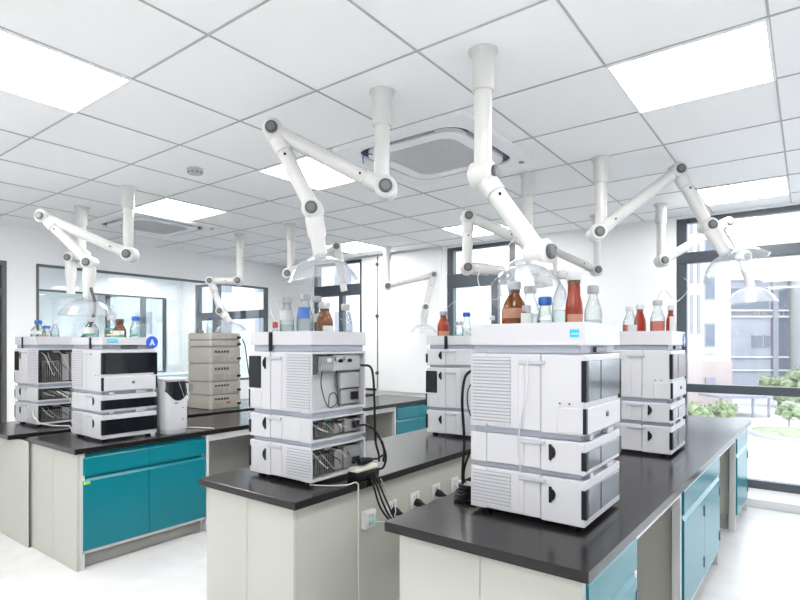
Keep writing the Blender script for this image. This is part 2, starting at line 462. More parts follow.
for a in range(4):
    b = NB(); c, s_ = round(math.cos(a*PI/2)), round(math.sin(a*PI/2))
    pts = [(-0.22, 0.353), (0.22, 0.353), (0.22, 0.362), (-0.22, 0.362)]
    prism(b, [(p*c-q*s_, p*s_+q*c) for p, q in pts], 'xy', -0.030, -0.014); obj('louvre', b, M['case2'], ac)
b = NB(); prism(b, rrect(0.268, 0.268, 0.09), 'xy', -0.026, -0.003)
for k in range(25):
    t = -0.24 + k*0.02
    h = 0.262 if abs(t) < 0.18 else 0.262-0.09+math.sqrt(max(0, 0.0081-(abs(t)-0.175)**2))
    box(b, t-0.003, t+0.003, -h, h, -0.033, -0.025, mi=1); box(b, -h, h, t-0.003, t+0.003, -0.031, -0.025, mi=1)
obj('grille', b, [M['acgrille'], M['acline']], ac)
b = NB(); lathe(b, [(0.018, 0), (0.018, 0.004), (0.0, 0.005)], (0.42, -0.40, -0.028), (0, 0, -1), 16); obj('badge', b, M['knob'], ac)
place(ac, False, (2.955, 1.925, CZ), 0, 'square four-way ceiling air unit above the middle bench, between the two big arm poles')
place(ac, True, (2.955, 5.40, CZ), 0, 'square four-way ceiling air unit at the far left beyond a light panel')
b = NB(); tube(b, [(2.605, 2.24, CZ-0.03), (2.60, 2.245, CZ-0.06), (2.602, 2.243, CZ-0.10)], 0.004, n=4); tube(b, [(2.598, 2.25, CZ-0.035), (2.64, 2.20, CZ-0.04)], 0.004, smooth=False)
tag(recentre(obj('cable_tie', b, M['blue']), (2.602, 2.243, CZ-0.06)), 'blue cable tie hanging from the slot of the near ceiling air unit', 'cable tie')
sd = thing('smoke_detector', 'small round white smoke detector on the ceiling tiles at the left', 'smoke detector', (2.2, 3.46, CZ))
b = NB(); lathe(b, [(0.055, 0), (0.055, 0.02), (0.045, 0.038), (0, 0.04)], (2.2, 3.46, CZ), (0, 0, -1), 24); obj('body', b, M['capw'], sd)
b = NB()
for k in range(10):
    a = 2*PI*k/10; box(b, 2.2+0.045*math.cos(a)-0.006, 2.2+0.045*math.cos(a)+0.006, 3.46+0.045*math.sin(a)-0.006, 3.46+0.045*math.sin(a)+0.006, CZ-0.034, CZ-0.024)
obj('vent_slots', b, M['knob'], sd)

# ------------------------------------------------------------------ extraction arms
FW = Vector((0.7997, 0.6004, 0)); TOCAM = -FW
AG = 'ceiling extraction arms'
def extraction_arm(label, px, py, joints, axis=TOCAM, hood=None, nozzle=None, rl=0.0375, collar=0.17, zj=2.18, ajs=None):
    """pole from the ceiling at (px,py), hinge points, nozzle end and hood (apex, axis, radius, height)"""
    t = thing('extraction_arm', label, 'extraction arm', (px, py, CZ), AG)
    b = NB(); lathe(b, [(0.064, 0.001), (0.064, 0.007), (0.052, 0.025), (0.047, 0.04), (0.047, collar-0.004), (0.044, collar)], (px, py, CZ), (0, 0, -1), 24); obj('collar', b, M['arm'], t)
    j0 = Vector(joints[0])
    b = NB(); cyl(b, (px, py, CZ-collar+0.01), (px, py, j0.z+0.02), 0.0375, seg=22); obj('pole', b, M['arm'], t)
    ax = Vector(axis).normalized()
    n = len(joints)
    def hinge(p, r, L, a):
        a = Vector(a).normalized(); p = Vector(p)
        b = NB(); cyl(b, p-a*L, p+a*L, r, seg=22, bev=0.012); j = obj('joint', b, M['arm'], t)
        b = NB(); cyl(b, p+a*(L-0.002), p+a*(L+0.012), r*0.60, seg=20, bev=0.003); cyl(b, p+a*(L+0.010), p+a*(L+0.015), r*0.40, seg=16, mi=1, bev=0.002)
        obj('joint_cap', b, [M['knob'], M['ring']], j)
    off = 0
    for i, p in enumerate(joints):
        a = ajs[i] if ajs and ajs[i] else ax
        hinge(p, 0.056 if i == 0 else 0.05, 0.052, a)
    for p, q in zip(joints, joints[1:]):
        p = Vector(p); q = Vector(q); d = (q-p).normalized()
        b = NB(); cyl(b, p+d*0.03, q-d*0.03, rl, seg=20)
        lathe(b, [(rl, 0), (rl+0.006, 0.004), (rl+0.006, 0.07), (rl, 0.074)], p+d*0.04, d, 20)
        k = obj('arm_link', b, M['arm'], t)
        b = NB(); u = TOCAM; side = (u - d*u.dot(d)).normalized()
        cyl(b, p+d*0.14+side*(rl-0.003), p+d*0.14+side*(rl+0.006), 0.006, seg=10); obj('screw', b, M['black'], k)
    if nozzle is not None:
        p = Vector(joints[-1]); q = Vector(nozzle); d = (q-p).normalized(); L = (q-p).length
        b = NB(); lathe(b, [(0.042, 0.02), (0.046, 0.05), (0.046, L*0.55), (0.037, L*0.62), (0.034, L)], p, d, 20); obj('nozzle', b, M['arm'], t)
    if hood is not None:
        apex, hax, R, h = hood
        pr = [(0.036, -0.01), (0.040, 0.012), (R*0.45, h*0.16), (R*0.68, h*0.36), (R*0.86, h*0.66), (R*0.97, h*0.95), (R, h), (R*1.01, h*1.03),
              (R*0.985, h*1.02), (R*0.95, h*0.95), (R*0.84, h*0.67), (R*0.66, h*0.38), (R*0.44, h*0.19), (0.036, 0.02), (0.033, -0.01)]
        b = NB(); lathe(b, pr, apex, hax, 40, closed=False); obj('hood', b, M['hood'], t)
    return t

NEAR2 = (0.6*0.75-0.8*0.45, -0.8*0.75-0.6*0.45, 0)
extraction_arm('white extraction arm over the middle bench front with its elbow raised to the upper left', 2.08, 1.672,
    [(2.095, 1.66, 2.205), (1.764, 2.098, 2.487), (1.879, 1.945, 2.10)], nozzle=(1.900, 1.915, 1.875), hood=((1.900, 1.915, 1.875), (0.05, -0.09, -1), 0.172, 0.125))
extraction_arm('white extraction arm hanging in the centre foreground, reaching down right to the nearest stack', 2.05, 1.10,
    [(2.045, 1.10, 2.155), (2.045, 0.850, 1.800)], axis=NEAR2, ajs=[NEAR2, (-0.2, -0.9, 0)], nozzle=(2.06, 0.835, 1.665), hood=((1.985, 0.865, 1.72), (-0.45, -0.12, -0.75), 0.145, 0.11))
extraction_arm('white extraction arm at far left folded back with its elbow jutting left', 2.138, 4.28,
    [(2.095, 4.17, 2.128), (1.667, 4.609, 2.40), (1.875, 4.331, 2.053)], nozzle=(1.86, 4.33, 1.79), hood=((1.862, 4.33, 1.79), (0.0, 0.0, -1), 0.195, 0.13))
extraction_arm('white extraction arm hidden behind the folded far left arm, hanging straight down', 2.20, 5.24,
    [(2.19, 5.20, 2.24), (2.12, 5.27, 2.21)], nozzle=(2.12, 5.27, 1.89))
extraction_arm('white extraction arm over the beige stack, reaching left and down', 3.80, 5.10,
    [(3.787, 5.10, 2.15), (3.605, 5.358, 2.15), (3.672, 5.269, 1.814)], nozzle=(3.735, 5.19, 1.69), hood=((3.735, 5.19, 1.69), (0.05, -0.05, -1), 0.17, 0.10))
extraction_arm('white extraction arm behind the clear hood of the middle bench, bent up to the right', 3.80, 4.26,
    [(3.775, 4.27, 2.164), (4.089, 3.881, 2.442)], nozzle=(4.13, 3.82, 1.99))
extraction_arm('white extraction arm in front of the white wall panel, elbow up then down', 5.43, 4.28,
    [(5.426, 4.265, 2.18), (5.755, 3.788, 2.319), (5.69, 3.869, 1.913)], nozzle=(5.68, 3.89, 1.70), hood=((5.68, 3.89, 1.70), (0, 0, -1), 0.17, 0.11))
extraction_arm('white extraction arm by the narrow middle window with a vertical upper link', 3.722, 1.63,
    [(3.715, 1.625, 2.176), (3.455, 1.977, 2.365), (3.451, 1.982, 1.994)], nozzle=(3.61, 1.77, 1.975), hood=((3.60, 1.78, 1.975), (0.35, -0.45, -0.35), 0.17, 0.11))
extraction_arm('white extraction arm right of centre rising steeply to an elbow near the ceiling', 3.694, 1.102,
    [(3.66, 1.12, 2.177), (3.98, 0.695, 2.587), (4.103, 0.531, 2.223)], nozzle=(4.085, 0.435, 2.035), hood=((4.075, 0.425, 2.04), (0.28, -0.36, -0.80), 0.205, 0.12))
extraction_arm('white extraction arm at the rear, whose pole stands right behind the steep arm', 5.32, 1.63,
    [(5.305, 1.628, 2.15), (5.06, 1.971, 2.35)], nozzle=(5.066, 1.963, 2.08))
extraction_arm('white extraction arm at the big right window with the lower of two hoods', 5.224, 1.04,
    [(5.215, 1.03, 2.175), (5.53, 0.573, 2.50), (5.565, 0.45, 2.20)], nozzle=(5.575, 0.40, 1.94), hood=((5.575, 0.40, 1.94), (0.02, -0.04, -1), 0.20, 0.14))

# ------------------------------------------------------------------ benches
BT = 0.78
def worktop(name, label, x0, x1, y0, y1, c=None):
    b = NB(); box(b, x0, x1, y0, y1, BT-0.035, BT, 0.003)
    return tag(recentre(obj(name, b, M['top']), ((x0+x1)/2, (y0+y1)/2, BT-0.035)), label, 'worktop', 'black bench worktops')

AX0, AX1, AY0, AY1 = 1.585, 5.65, 0.508, 1.262
ASK = -0.0275            # the right bench runs slightly askew to the room
BX0, BX1, BY0, BY1 = 1.548, 5.60, 1.71, 2.405
CX0, CX1, CY0, CY1 = 1.50, 5.60, 3.675, 4.44
DX0, DX1, DY0, DY1 = 1.44, 5.60, 4.63, 5.45
b = NB(); prism(b, [(AX0, AY0), (AX1, AY0+ASK*(AX1-AX0)), (AX1, AY1), (AX0, AY1)], 'xy', BT-0.035, BT)
tag(recentre(obj('worktop', b, M['top']), ((AX0+AX1)/2, (AY0+AY1)/2, BT-0.035)), 'black worktop of the right bench, under the large foreground instrument stack', 'worktop', 'black bench worktops')
def skew(o):
    c, s_ = math.cos(math.atan(ASK)), math.sin(math.atan(ASK)); dx_, dy_ = o.location.x-AX0, o.location.y-AY0
    o.location.x = AX0+c*dx_-s_*dy_; o.location.y = AY0+s_*dx_+c*dy_; o.rotation_euler.z = math.atan(ASK)
    return o
worktop('worktop', 'black worktop of the middle bench beside the row of wall sockets', BX0, BX1, BY0, BY1)
worktop('worktop', 'black worktop of the left bench with the teal cabinets', CX0, CX1, CY0, CY1)
worktop('worktop', 'black worktop of the rear left bench that carries the beige stack', DX0, DX1, DY0, DY1)

def bench_frame(label, x0, x1, yf, yb, front, knees, panels=(), backpanel=True):
    """front: -1 when the cabinet fronts face -y. knees: open spans (xa, xb) bounded by posts. panels: the end panel seams"""
    t = thing('bench_frame', label, 'bench frame', ((x0+x1)/2, (yf+yb)/2, 0), 'bench frames')
    zt = BT-0.036
    ya, y2 = min(yf, yb), max(yf, yb)
    b = NB(); box(b, x0, x0+0.02, ya, (ya+y2)/2-0.001, 0, zt, 0.002); box(b, x0, x0+0.02, (ya+y2)/2+0.001, y2, 0, zt, 0.002); obj('end_panel', b, M['cream'], t)
    b = NB(); box(b, x1-0.02, x1, ya, y2, 0, zt, 0.002); obj('end_panel', b, M['cream'], t)
    for xa in (x0+0.021, x1-0.05):
        b = NB(); box(b, xa, xa+0.028, yf if front < 0 else yf-0.04, yf+0.04 if front < 0 else yf, 0, zt, 0.002); obj('post', b, M['white'], t)
    b = NB(); box(b, x0+0.02, x1-0.02, yb-0.012 if front < 0 else yb, yb if front < 0 else yb+0.012, 0, zt, 0.001); obj('back_panel', b, M['cream'], t)
    for xa, xb in knees:
        b = NB(); s = yf if front < 0 else yf-0.03
        box(b, xa, xb, s, s+0.03, zt-0.05, zt, 0.002); obj('apron_rail', b, M['white'], t)
        for q in (xa, xb-0.025):
            b = NB(); box(b, q, q+0.025, s, s+0.04, 0, zt-0.05, 0.002); obj('post', b, M['white'], t)
        b = NB(); m_ = yf+0.42 if front < 0 else yf-0.42
        box(b, xa, xb, m_, m_+0.015, 0.0, zt, 0.002); obj('knee_panel', b, M['kneegrey'], t)
    return t
skew(bench_frame('cream frame of the right bench with open knee spaces toward the window', AX0+0.03, AX1-0.03, AY0+0.03, AY1-0.03, -1, [(2.17, 2.98), (4.08, 4.90)]))
bench_frame('cream frame of the middle bench with two seamed end panels', BX0+0.025, BX1-0.03, BY1-0.03, BY0+0.035, 1, [])
bench_frame('cream end and frame of the left bench with the two teal cabinets', CX0+0.02, CX1-0.03, CY0+0.02, CY1-0.03, -1, [(2.445, 3.26), (4.03, 4.85)])
bench_frame('cream frame of the rear left bench standing at the left edge', DX0+0.055, DX1-0.03, CY1-0.0285, DY1-0.03, -1, [(1.5, 2.4), (3.3, 4.4)])

def cabinet(label, x0, x1, yf, depth, cols, hinge_side=None, stick=False):
    t = thing('base_cabinet', label, 'cabinet', ((x0+x1)/2, yf+depth/2, 0), 'teal base cabinets')
    zt = BT-0.037
    b = NB(); box(b, x0+0.018, x1-0.018, yf+0.022, yf+depth, 0.119, zt, 0.001); obj('body', b, M['teal'], t)
    for xa in (x0, x1-0.0175):
        b = NB(); box(b, xa, xa+0.0175, yf+0.021, yf+depth, 0.119, zt, 0.001); obj('side_panel', b, M['cream'], t)
    b = NB(); box(b, x0+0.005, x1-0.005, yf+0.06, yf+depth-0.02, 0.0, 0.115, 0.001); obj('toe_kick', b, M['kneegrey'], t)
    b = NB(); box(b, x0, x1, yf+0.005, yf+0.022, 0.100, 0.118, 0.001); obj('bottom_rail', b, M['white'], t)
    for xa, xb in cols:
        b = NB(); prism(b, [(yf, 0.600), (yf+0.02, 0.600), (yf+0.02, 0.728), (yf+0.013, 0.728), (yf, 0.710)], 'yz', xa+0.0015, xb-0.0015); obj('drawer', b, M['teal'], t)
        b = NB(); prism(b, [(yf, 0.120), (yf+0.02, 0.120), (yf+0.02, 0.580), (yf+0.013, 0.580), (yf, 0.562)], 'yz', xa+0.0015, xb-0.0015); dr = obj('door', b, M['teal'], t)
        if hinge_side is not None:
            xh = xb-0.004 if hinge_side > 0 else xa+0.004
            for z in (0.20, 0.49):
                b = NB(); box(b, xh-0.012, xh+0.012, yf-0.004, yf+0.01, z-0.03, z+0.03, 0.002); obj('hinge', b, M['hinge'], dr)
        if stick:
            b = NB(); box(b, xa+0.004, xa+0.042, yf-0.002, yf, 0.545, 0.562)
            for k in range(4): box(b, xa+0.009+k*0.008, xa+0.013+k*0.008, yf-0.0025, yf-0.0018, 0.549, 0.558, mi=1)
            obj('tag_sticker', b, [mat('lime_sticker', (0.50, 0.75, 0.05), 0.5), M['teal']], dr); stick = False
    return t
FCY = CY0+0.015
cabinet('teal double cabinet at the near end of the left bench, two drawers over two doors', 1.556, 2.435, FCY, 0.60, [(1.556, 1.99), (1.99, 2.435)], stick=True)
cabinet('teal cabinet of the left bench hidden behind the middle instrument stack', 3.27, 4.02, FCY, 0.60, [(3.27, 3.645), (3.645, 4.02)])
cabinet('bright teal cabinet at the window end of the left bench', 4.86, 5.52, FCY, 0.60, [(4.86, 5.30), (5.30, 5.52)])
FAY = AY0+0.02
skew(cabinet('teal cabinet at the near end of the right bench', 1.645, 2.16, FAY, 0.60, [(1.645, 2.16)], 1))
skew(cabinet('teal double cabinet in the middle of the right bench', 2.99, 4.07, FAY, 0.60, [(2.99, 3.53), (3.53, 4.07)], 1))
skew(cabinet('teal cabinet at the window end of the right bench', 4.91, 5.56, FAY, 0.60, [(4.91, 5.56)], 1))

# ------------------------------------------------------------------ sockets, plugs and cables on the middle bench side
SY = BY0+0.0345
sock_labels = ['leftmost wall socket under the middle worktop, with an aqua plug', 'second wall socket from the left, with a black plug',
               'third wall socket from the left, with a black plug', 'fourth wall socket from the left, with a black plug', 'rightmost wall socket, nothing plugged in']
for k, x in enumerate((1.995, 2.183, 2.385, 2.591, 2.799)):
    s = thing('wall_socket', sock_labels[k], 'socket', (x, SY, 0.603), 'sockets along the middle bench side')
    dz = 0.006 if k == 0 else 0.012
    b = NB(); box(b, x-0.043, x+0.043, SY-(0.028 if k == 0 else 0.012), SY-0.0005, 0.56, 0.646, 0.004, seg=2); obj('plate', b, M['socket'], s)
    yy = SY-(0.028 if k == 0 else 0.012)
    b = NB()
    for dx, z in ((-0.009, 0.622), (0.009, 0.622), (0, 0.594), (-0.01, 0.584), (0.01, 0.584)): box(b, x+dx-0.0018, x+dx+0.0018, yy-0.001, yy+0.001, z-0.006, z+0.006)
    obj('contact_slots', b, M['knob'], s)
def plug(label, x, z, col, pts):
    p = thing('power_plug', label, 'plug', (x, SY-0.012, z), 'plugs in the bench sockets')
    b = NB(); lathe(b, [(0.021, 0), (0.022, 0.018), (0.019, 0.03), (0.011, 0.045), (0.008, 0.06)], (x, SY-0.0125, z), (0.25, -0.9, -0.25), 16); obj('plug_body', b, col, p)
    b = NB(); tube(b, pts, 0.0045); obj('cable', b, col, p)
plug('black plug in the second socket from the left', 2.183, 0.598, M['black'], [(2.198, SY-0.065, 0.583), (2.24, SY-0.09, 0.56), (2.20, SY-0.10, 0.54), (2.12, SY-0.095, 0.54)])
plug('black plug in the third socket from the left', 2.385, 0.594, M['black'], [(2.40, SY-0.065, 0.579), (2.45, SY-0.09, 0.56), (2.42, SY-0.10, 0.53), (2.30, SY-0.10, 0.525), (2.17, SY-0.095, 0.53)])
plug('black plug in the fourth socket from the left', 2.591, 0.60, M['black'], [(2.606, SY-0.065, 0.585), (2.66, SY-0.09, 0.57), (2.63, SY-0.10, 0.54), (2.52, SY-0.10, 0.53), (2.41, SY-0.095, 0.535)])
p = thing('network_plug', 'small aqua plug in the leftmost socket', 'plug', (1.995, SY-0.03, 0.598))
b = NB(); box(b, 1.987, 2.003, SY-0.062, SY-0.0285, 0.592, 0.606, 0.003); obj('plug_body', b, M['aqua'], p)
b = NB(); tube(b, [(1.995, SY-0.06, 0.599), (2.03, SY-0.10, 0.598), (2.10, SY-0.10, 0.625), (2.09, SY-0.08, 0.70), (2.03, SY-0.06, 0.80)], 0.0025); obj('cable', b, M['cablew'], p)

for o in list(COL.objects):           # the row sits a little lower and further along
    if o.parent is None and o.name.split('.')[0] in ('wall_socket', 'power_plug', 'network_plug'):
        o.location.x *= 1.027; o.location.z -= 0.022

def cable(name, label, pts, r, m, n=6):
    b = NB(); tube(b, pts, r, n=n)
    o = obj(name, b, m); recentre(o, pts[0]); return tag(o, label, 'cable')

# ------------------------------------------------------------------ chromatography modules
W2, D2 = 0.20, 0.23      # half width, half depth; local front is -y
def half_disc(bm, x0, x1, yc, zc, r, dirn):
    pts = [(yc + dirn*r*math.sin(PI*k/12)*0.8, zc - r*math.cos(PI*k/12)) for k in range(13)]
    prism(bm, pts, 'yz', min(x0, x1), max(x0, x1))
    box(bm, min(x0, x1), max(x0, x1)+0.0, yc-0.004 if dirn < 0 else yc-0.006, yc+0.006 if dirn < 0 else yc+0.004, zc-r*1.25, zc+r*1.25)

def make_module(name, kind, H, p, label, vents=True, win='smoke', rear=None):
    """H total height, p plinth height"""
    t = thing(name, label, 'lab instrument', (0, 0, 0))
    b = NB()
    if p:
        box(b, -W2+0.012, W2-0.012, -D2+0.02, D2-0.01, 0.0005, p+0.002, 0.002); obj('plinth', b, M['band'], t)
        for xa, xb in ((-W2+0.05, -W2+0.085), (W2-0.16, W2-0.08)):
            b = NB(); box(b, xa, xb, -D2-0.002, -D2+0.03, 0.001, p-0.004, 0.002); obj('front_tab', b, M['case2'], t)
    z0, z1 = p, H-0.0005
    if p == 0: z0 = 0.02
    h = z1-z0; yb = 0.16
    b = NB()
    box(b, -W2, W2, -D2+0.165, yb, z0, z1, 0.003)
    w = 0.010
    box(b, -W2, -W2+w, yb, D2, z0, z1); box(b, W2-w, W2, yb, D2, z0, z1); box(b, -W2+w, W2-w, yb, D2, z0, z0+w); box(b, -W2+w, W2-w, yb, D2, z1-w, z1)
    obj('case', b, M['case'], t)
    yd = -D2+0.163
    b = NB(); box(b, -W2-0.002, W2+0.002, -D2, yd, z0-0.003, z1-0.001, 0.003)
    obj('front_cover', b, M['case'], t)
    if kind == 'sampler':
        wz0, wz1 = z0+0.117, z0+0.262
        b = NB(); box(b, -W2+0.008, W2-0.008, -D2-0.006, -D2+0.001, wz0, wz1, 0.002); wn = obj('display_window', b, M[win], t)
        b = NB(); box(b, -0.050, -0.047, -D2-0.0075, -D2-0.005, wz0, wz1); obj('window_divider', b, M['black'], wn)
        b = NB(); box(b, -W2-0.0035, -W2+0.02, -D2-0.0065, -D2+0.012, wz0, wz1); obj('corner_strip', b, M['black'], t)
        b = NB(); box(b, W2-0.02, W2+0.004, -D2-0.0065, -D2+0.092, wz0-0.015, wz1, 0.001); obj('side_window', b, M['smoke'], t)
        b = NB(); box(b, -W2-0.0035, W2+0.0035, -D2-0.006, -D2+0.10, z0+0.002, z0+0.095, 0.003); dw = obj('drawer', b, M['case'], t)
        b = NB(); lathe(b, [(0.011, 0), (0.011, 0.006), (0.008, 0.008), (0, 0.008)], (0.02, -D2-0.0055, z0+0.055), (0, -1, 0), 14); obj('lock', b, M['ring'], dw)
        for sx in (-1, 1):
            b = NB(); xa, xb = sorted((sx*(W2-0.01), sx*(W2+0.0045))); box(b, xa, xb, -D2-0.0065, -D2+0.006, z0+0.004, z0+0.094); obj('drawer_edge', b, M['black'], dw)
        for yy in (-D2+0.055, -D2+0.09):
            b = NB(); cyl(b, (-W2-0.0015, yy, z0+0.108), (-W2-0.004, yy, z0+0.108), 0.004, seg=8); obj('screw', b, M['knob'], t)
    else:
        wz0, wz1 = (z0+0.014, z0+h*0.70) if kind == 'pump' else (z0+0.026, z0+h*0.80)
        b = NB(); box(b, -W2+0.010, W2-0.010, -D2-0.006, -D2+0.001, wz0, wz1, 0.002)
        wn = obj('display_window', b, M[win], t)
        b = NB(); box(b, -0.050, -0.047, -D2-0.0075, -D2-0.005, wz0, wz1); obj('window_divider', b, M['black'], wn)
        b = NB(); box(b, -W2-0.0035, -W2+0.02, -D2-0.0065, -D2+0.012, wz0, wz1); obj('corner_strip', b, M['black'], t)
        b = NB(); box(b, W2-0.02, W2+0.0035, -D2-0.0065, -D2+0.012, wz0, wz1); obj('corner_strip', b, M['black'], t)
    zl = z0+h*0.60 if kind != 'sampler' else z0+h*0.80
    for sx in (-1, 1):
        if kind == 'sampler' and sx < 0: pass
        else:
            b = NB(); half_disc(b, sx*(W2+0.0005), sx*(W2+0.006), -D2+0.125, zl, 0.023, -1); obj('latch', b, M['black'], t)
        b = NB(); zc = z0+h*0.90
        box(b, sx*W2-0.0005 if sx > 0 else -W2-0.008, W2+0.008 if sx > 0 else -W2+0.0005, -0.085, 0.02, zc-0.011, zc+0.004, 0.002)
        obj('tube_clip', b, M['case2'], t)
        b = NB(); box(b, W2-0.001 if sx > 0 else -W2-0.003, W2+0.003 if sx > 0 else -W2+0.001, 0.0, 0.022, z0+0.004, zc-0.01, 0.001); obj('tube_guide', b, M['case'], t)
        if vents:
            b = NB(); n = max(4, int((h-0.03)/0.0125)); zs = z0+0.012; st = (h-0.024)/n
            ya, y2 = 0.055, 0.222
            box(b, W2-0.002 if sx > 0 else -W2-0.0006, W2+0.0006 if sx > 0 else -W2+0.002, ya, y2, zs, z1-0.012, mi=1)
            for k in range(n):
                zz = zs+k*st
                box(b, W2 if sx > 0 else -W2-0.0035, W2+0.0035 if sx > 0 else -W2, ya-0.03*(k % 2 == 0)*0, y2, zz+0.0004, zz+st*0.62)
            obj('vent_slats', b, [M['case'], M['vent']], t)
    if p == 0:
        for sx in (-1, 1):
            for sy in (-1, 1):
                b = NB(); cyl(b, (sx*0.16, sy*0.18, 0.0005), (sx*0.16, sy*0.18, 0.022), 0.02, seg=14); obj('foot', b, M['black'], t)
    b = NB(); yy = yb+0.0005
    box(b, -W2+w, W2-w, yy, yy+0.003, z0+w, z1-w)
    obj('rear_panel', b, M['case'] if rear == 'tidy' else M['dmetal'], t)
    yr = yy+0.003
    if rear == 'tidy':        # upper module back: connector strip on top, flat plate, grey socket unit
        b = NB(); box(b, 0.155, 0.188, yr, D2-0.002, z1-0.105, z1-0.012, 0.001); obj('side_baffle', b, M['dmetal'], t)
        b = NB(); box(b, 0.03, 0.135, yr, yr+0.05, z1-0.095, z1-0.02, 0.002)
        for k in range(5): box(b, 0.045+k*0.016, 0.053+k*0.016, yr+0.0495, yr+0.052, z1-0.085, z1-0.06, mi=1)
        box(b, 0.045, 0.075, yr+0.0495, yr+0.0515, z1-0.05, z1-0.032, mi=2)
        obj('connector_panel', b, [M['metal'], M['lmetal'], M['lab']], t)
        b = NB(); box(b, -0.185, 0.025, yr, yr+0.045, z1-0.095, z1-0.015, 0.002); pl = obj('port_plate', b, M['lmetal'], t)
        for k in range(4):
            b = NB(); cyl(b, (0.01-k*0.034, yr+0.044, z1-0.035-0.01*(k % 2)), (0.01-k*0.034, yr+0.06, z1-0.035-0.01*(k % 2)), 0.009, seg=10); obj('port', b, M['black'] if k % 2 else M['lmetal'], pl)
        b = NB(); box(b, -0.188, -0.03, yr, yr+0.04, z0+0.10, z1-0.105, 0.003); box(b, -0.188, -0.05, yr, yr+0.03, z0+0.02, z0+0.095, 0.003); un = obj('power_unit', b, M['lmetal'], t)
        b = NB(); box(b, -0.17, -0.12, yr+0.03, yr+0.045, z0+0.04, z0+0.08, 0.003); obj('power_inlet', b, M['black'], un)
        b = NB(); xs = 0.10
        tube(b, [(0.09, yr+0.03, z1-0.095), (0.10, yr+0.035, z0+0.12), (0.06, yr+0.04, z0+0.02), (0.0, yr+0.045, z0+0.03), (0.01, yr+0.045, z0+0.08), (0.05, yr+0.045, z0+0.075), (0.06, yr+0.045, z0+0.02)], 0.003)
        tube(b, [(-0.015, yr+0.03, z1-0.095), (-0.012, yr+0.035, z0+0.13), (-0.02, yr+0.04, z0+0.015)], 0.0045); obj('rear_cable', b, M['cableg'], t)
    elif rear == 'open':      # lower modules: boards, heat sink, fan, wiring in plain view
        b = NB()
        for k in range(9): box(b, 0.02+k*0.016, 0.026+k*0.016, yr, yr+0.05, z0+0.02, z0+h*0.62)
        box(b, 0.015, 0.155, yr, yr+0.02, z0+0.015, z0+h*0.65); obj('heat_sink', b, M['metal'], t)
        b = NB(); box(b, 0.02, 0.07, yr, yr+0.03, z1-0.032, z1-0.016, 0.002); obj('terminal_block', b, M['green'] if H < 0.15 else M['lmetal'], t)
        b = NB(); box(b, -0.18, -0.06, yr, yr+0.045, z0+0.02, z1-0.03, 0.003); un = obj('power_unit', b, M['lmetal'], t)
        b = NB(); box(b, -0.165, -0.115, yr+0.044, yr+0.058, z0+0.035, z0+0.07, 0.003); obj('power_inlet', b, M['black'], un)
        b = NB()
        box(b, -0.05, 0.005, yr, yr+0.035, z0+0.02, z1-0.045, 0.002); obj('circuit_box', b, M['lmetal'], t)
        rr = random.Random(int(H*10000))
        for k in range(6):
            b = NB(); xa = 0.15-k*0.045; xb_ = xa-0.10
            tube(b, [(xa, yr+0.02, z1-0.03), (xa-0.02+rr.uniform(-.02, .02), yr+0.055, z0+h*rr.uniform(.5, .8)), (xb_+0.03, yr+0.058, z0+h*rr.uniform(.2, .5)), (max(-0.17, xb_), yr+0.02, z0+h*rr.uniform(.15, .6))], 0.003)
            obj('wire', b, [M['cablew'], M['lmetal'], M['cableg'], M['cablew'], M['lmetal'], M['cableg']][k], t)
    return t

def make_tray(label, clip):
    t = thing('solvent_tray', label, 'solvent tray', (0, 0, 0))
    b = NB(); box(b, -W2+0.01, W2-0.01, -D2+0.02, D2-0.01, 0.0005, 0.034, 0.002); obj('plinth', b, M['band'], t)
    z0, z1 = 0.032, {0: 0.114, 1: 0.097, -1: 0.084}[clip]
    b = NB(); box(b, -W2, W2, -D2, D2, z0, z0+0.008)
    box(b, -W2, -W2+0.006, -D2, D2, z0+0.008, z1); box(b, W2-0.006, W2, -D2, D2, z0+0.008, z1); box(b, -W2+0.006, W2-0.006, -D2, -D2+0.006, z0+0.008, z1); box(b, -W2+0.006, W2-0.006, D2-0.006, D2, z0+0.008, z1)
    obj('tray', b, M['case'], t)
    b = NB(); box(b, -0.06, 0.06, -D2+0.006, -D2+0.022, 0.006, 0.026, 0.002); obj('front_tab', b, M['knob'], t)
    if clip:
        b = NB(); sx = clip
        box(b, W2-0.001 if sx > 0 else -W2-0.007, W2+0.007 if sx > 0 else -W2+0.001, -0.075, -0.05, z0-0.03, z1-0.002, 0.002); obj('tube_clip', b, M['black'], t)
    return t

PR = {}
def module(proto, loc, rot, label, group):
    fn = PR.get(proto)
    if fn is None:
        name = {'A': 'autosampler_module', 'P': 'pump_module', 'D': 'detector_module'}[proto[0]]
        kind = {'A': 'sampler', 'P': 'pump', 'D': 'detector'}[proto[0]]
        H, p = {'A': (0.31, 0.025), 'P': (0.135, 0.022), 'D': (0.18, 0.0)}[proto[0]]
        opt = proto[1:]
        PR[proto] = fn = make_module(name, kind, H, p, label, vents=(proto[0] != 'P'), win='smoke_glare' if 'g' in opt else 'smoke', rear='open' if 'o' in opt else ('tidy' if 't' in opt else None))
        place(fn, False, loc, rot, label, group)
        return fn
    return place(fn, True, loc, rot, label, group)
TR = {}
def tray(clip, loc, rot, label):
    if clip in TR: return place(TR[clip], True, loc, rot, label, 'solvent trays on the stacks')
    TR[clip] = make_tray(label, clip); return place(TR[clip], False, loc, rot, label, 'solvent trays on the stacks')

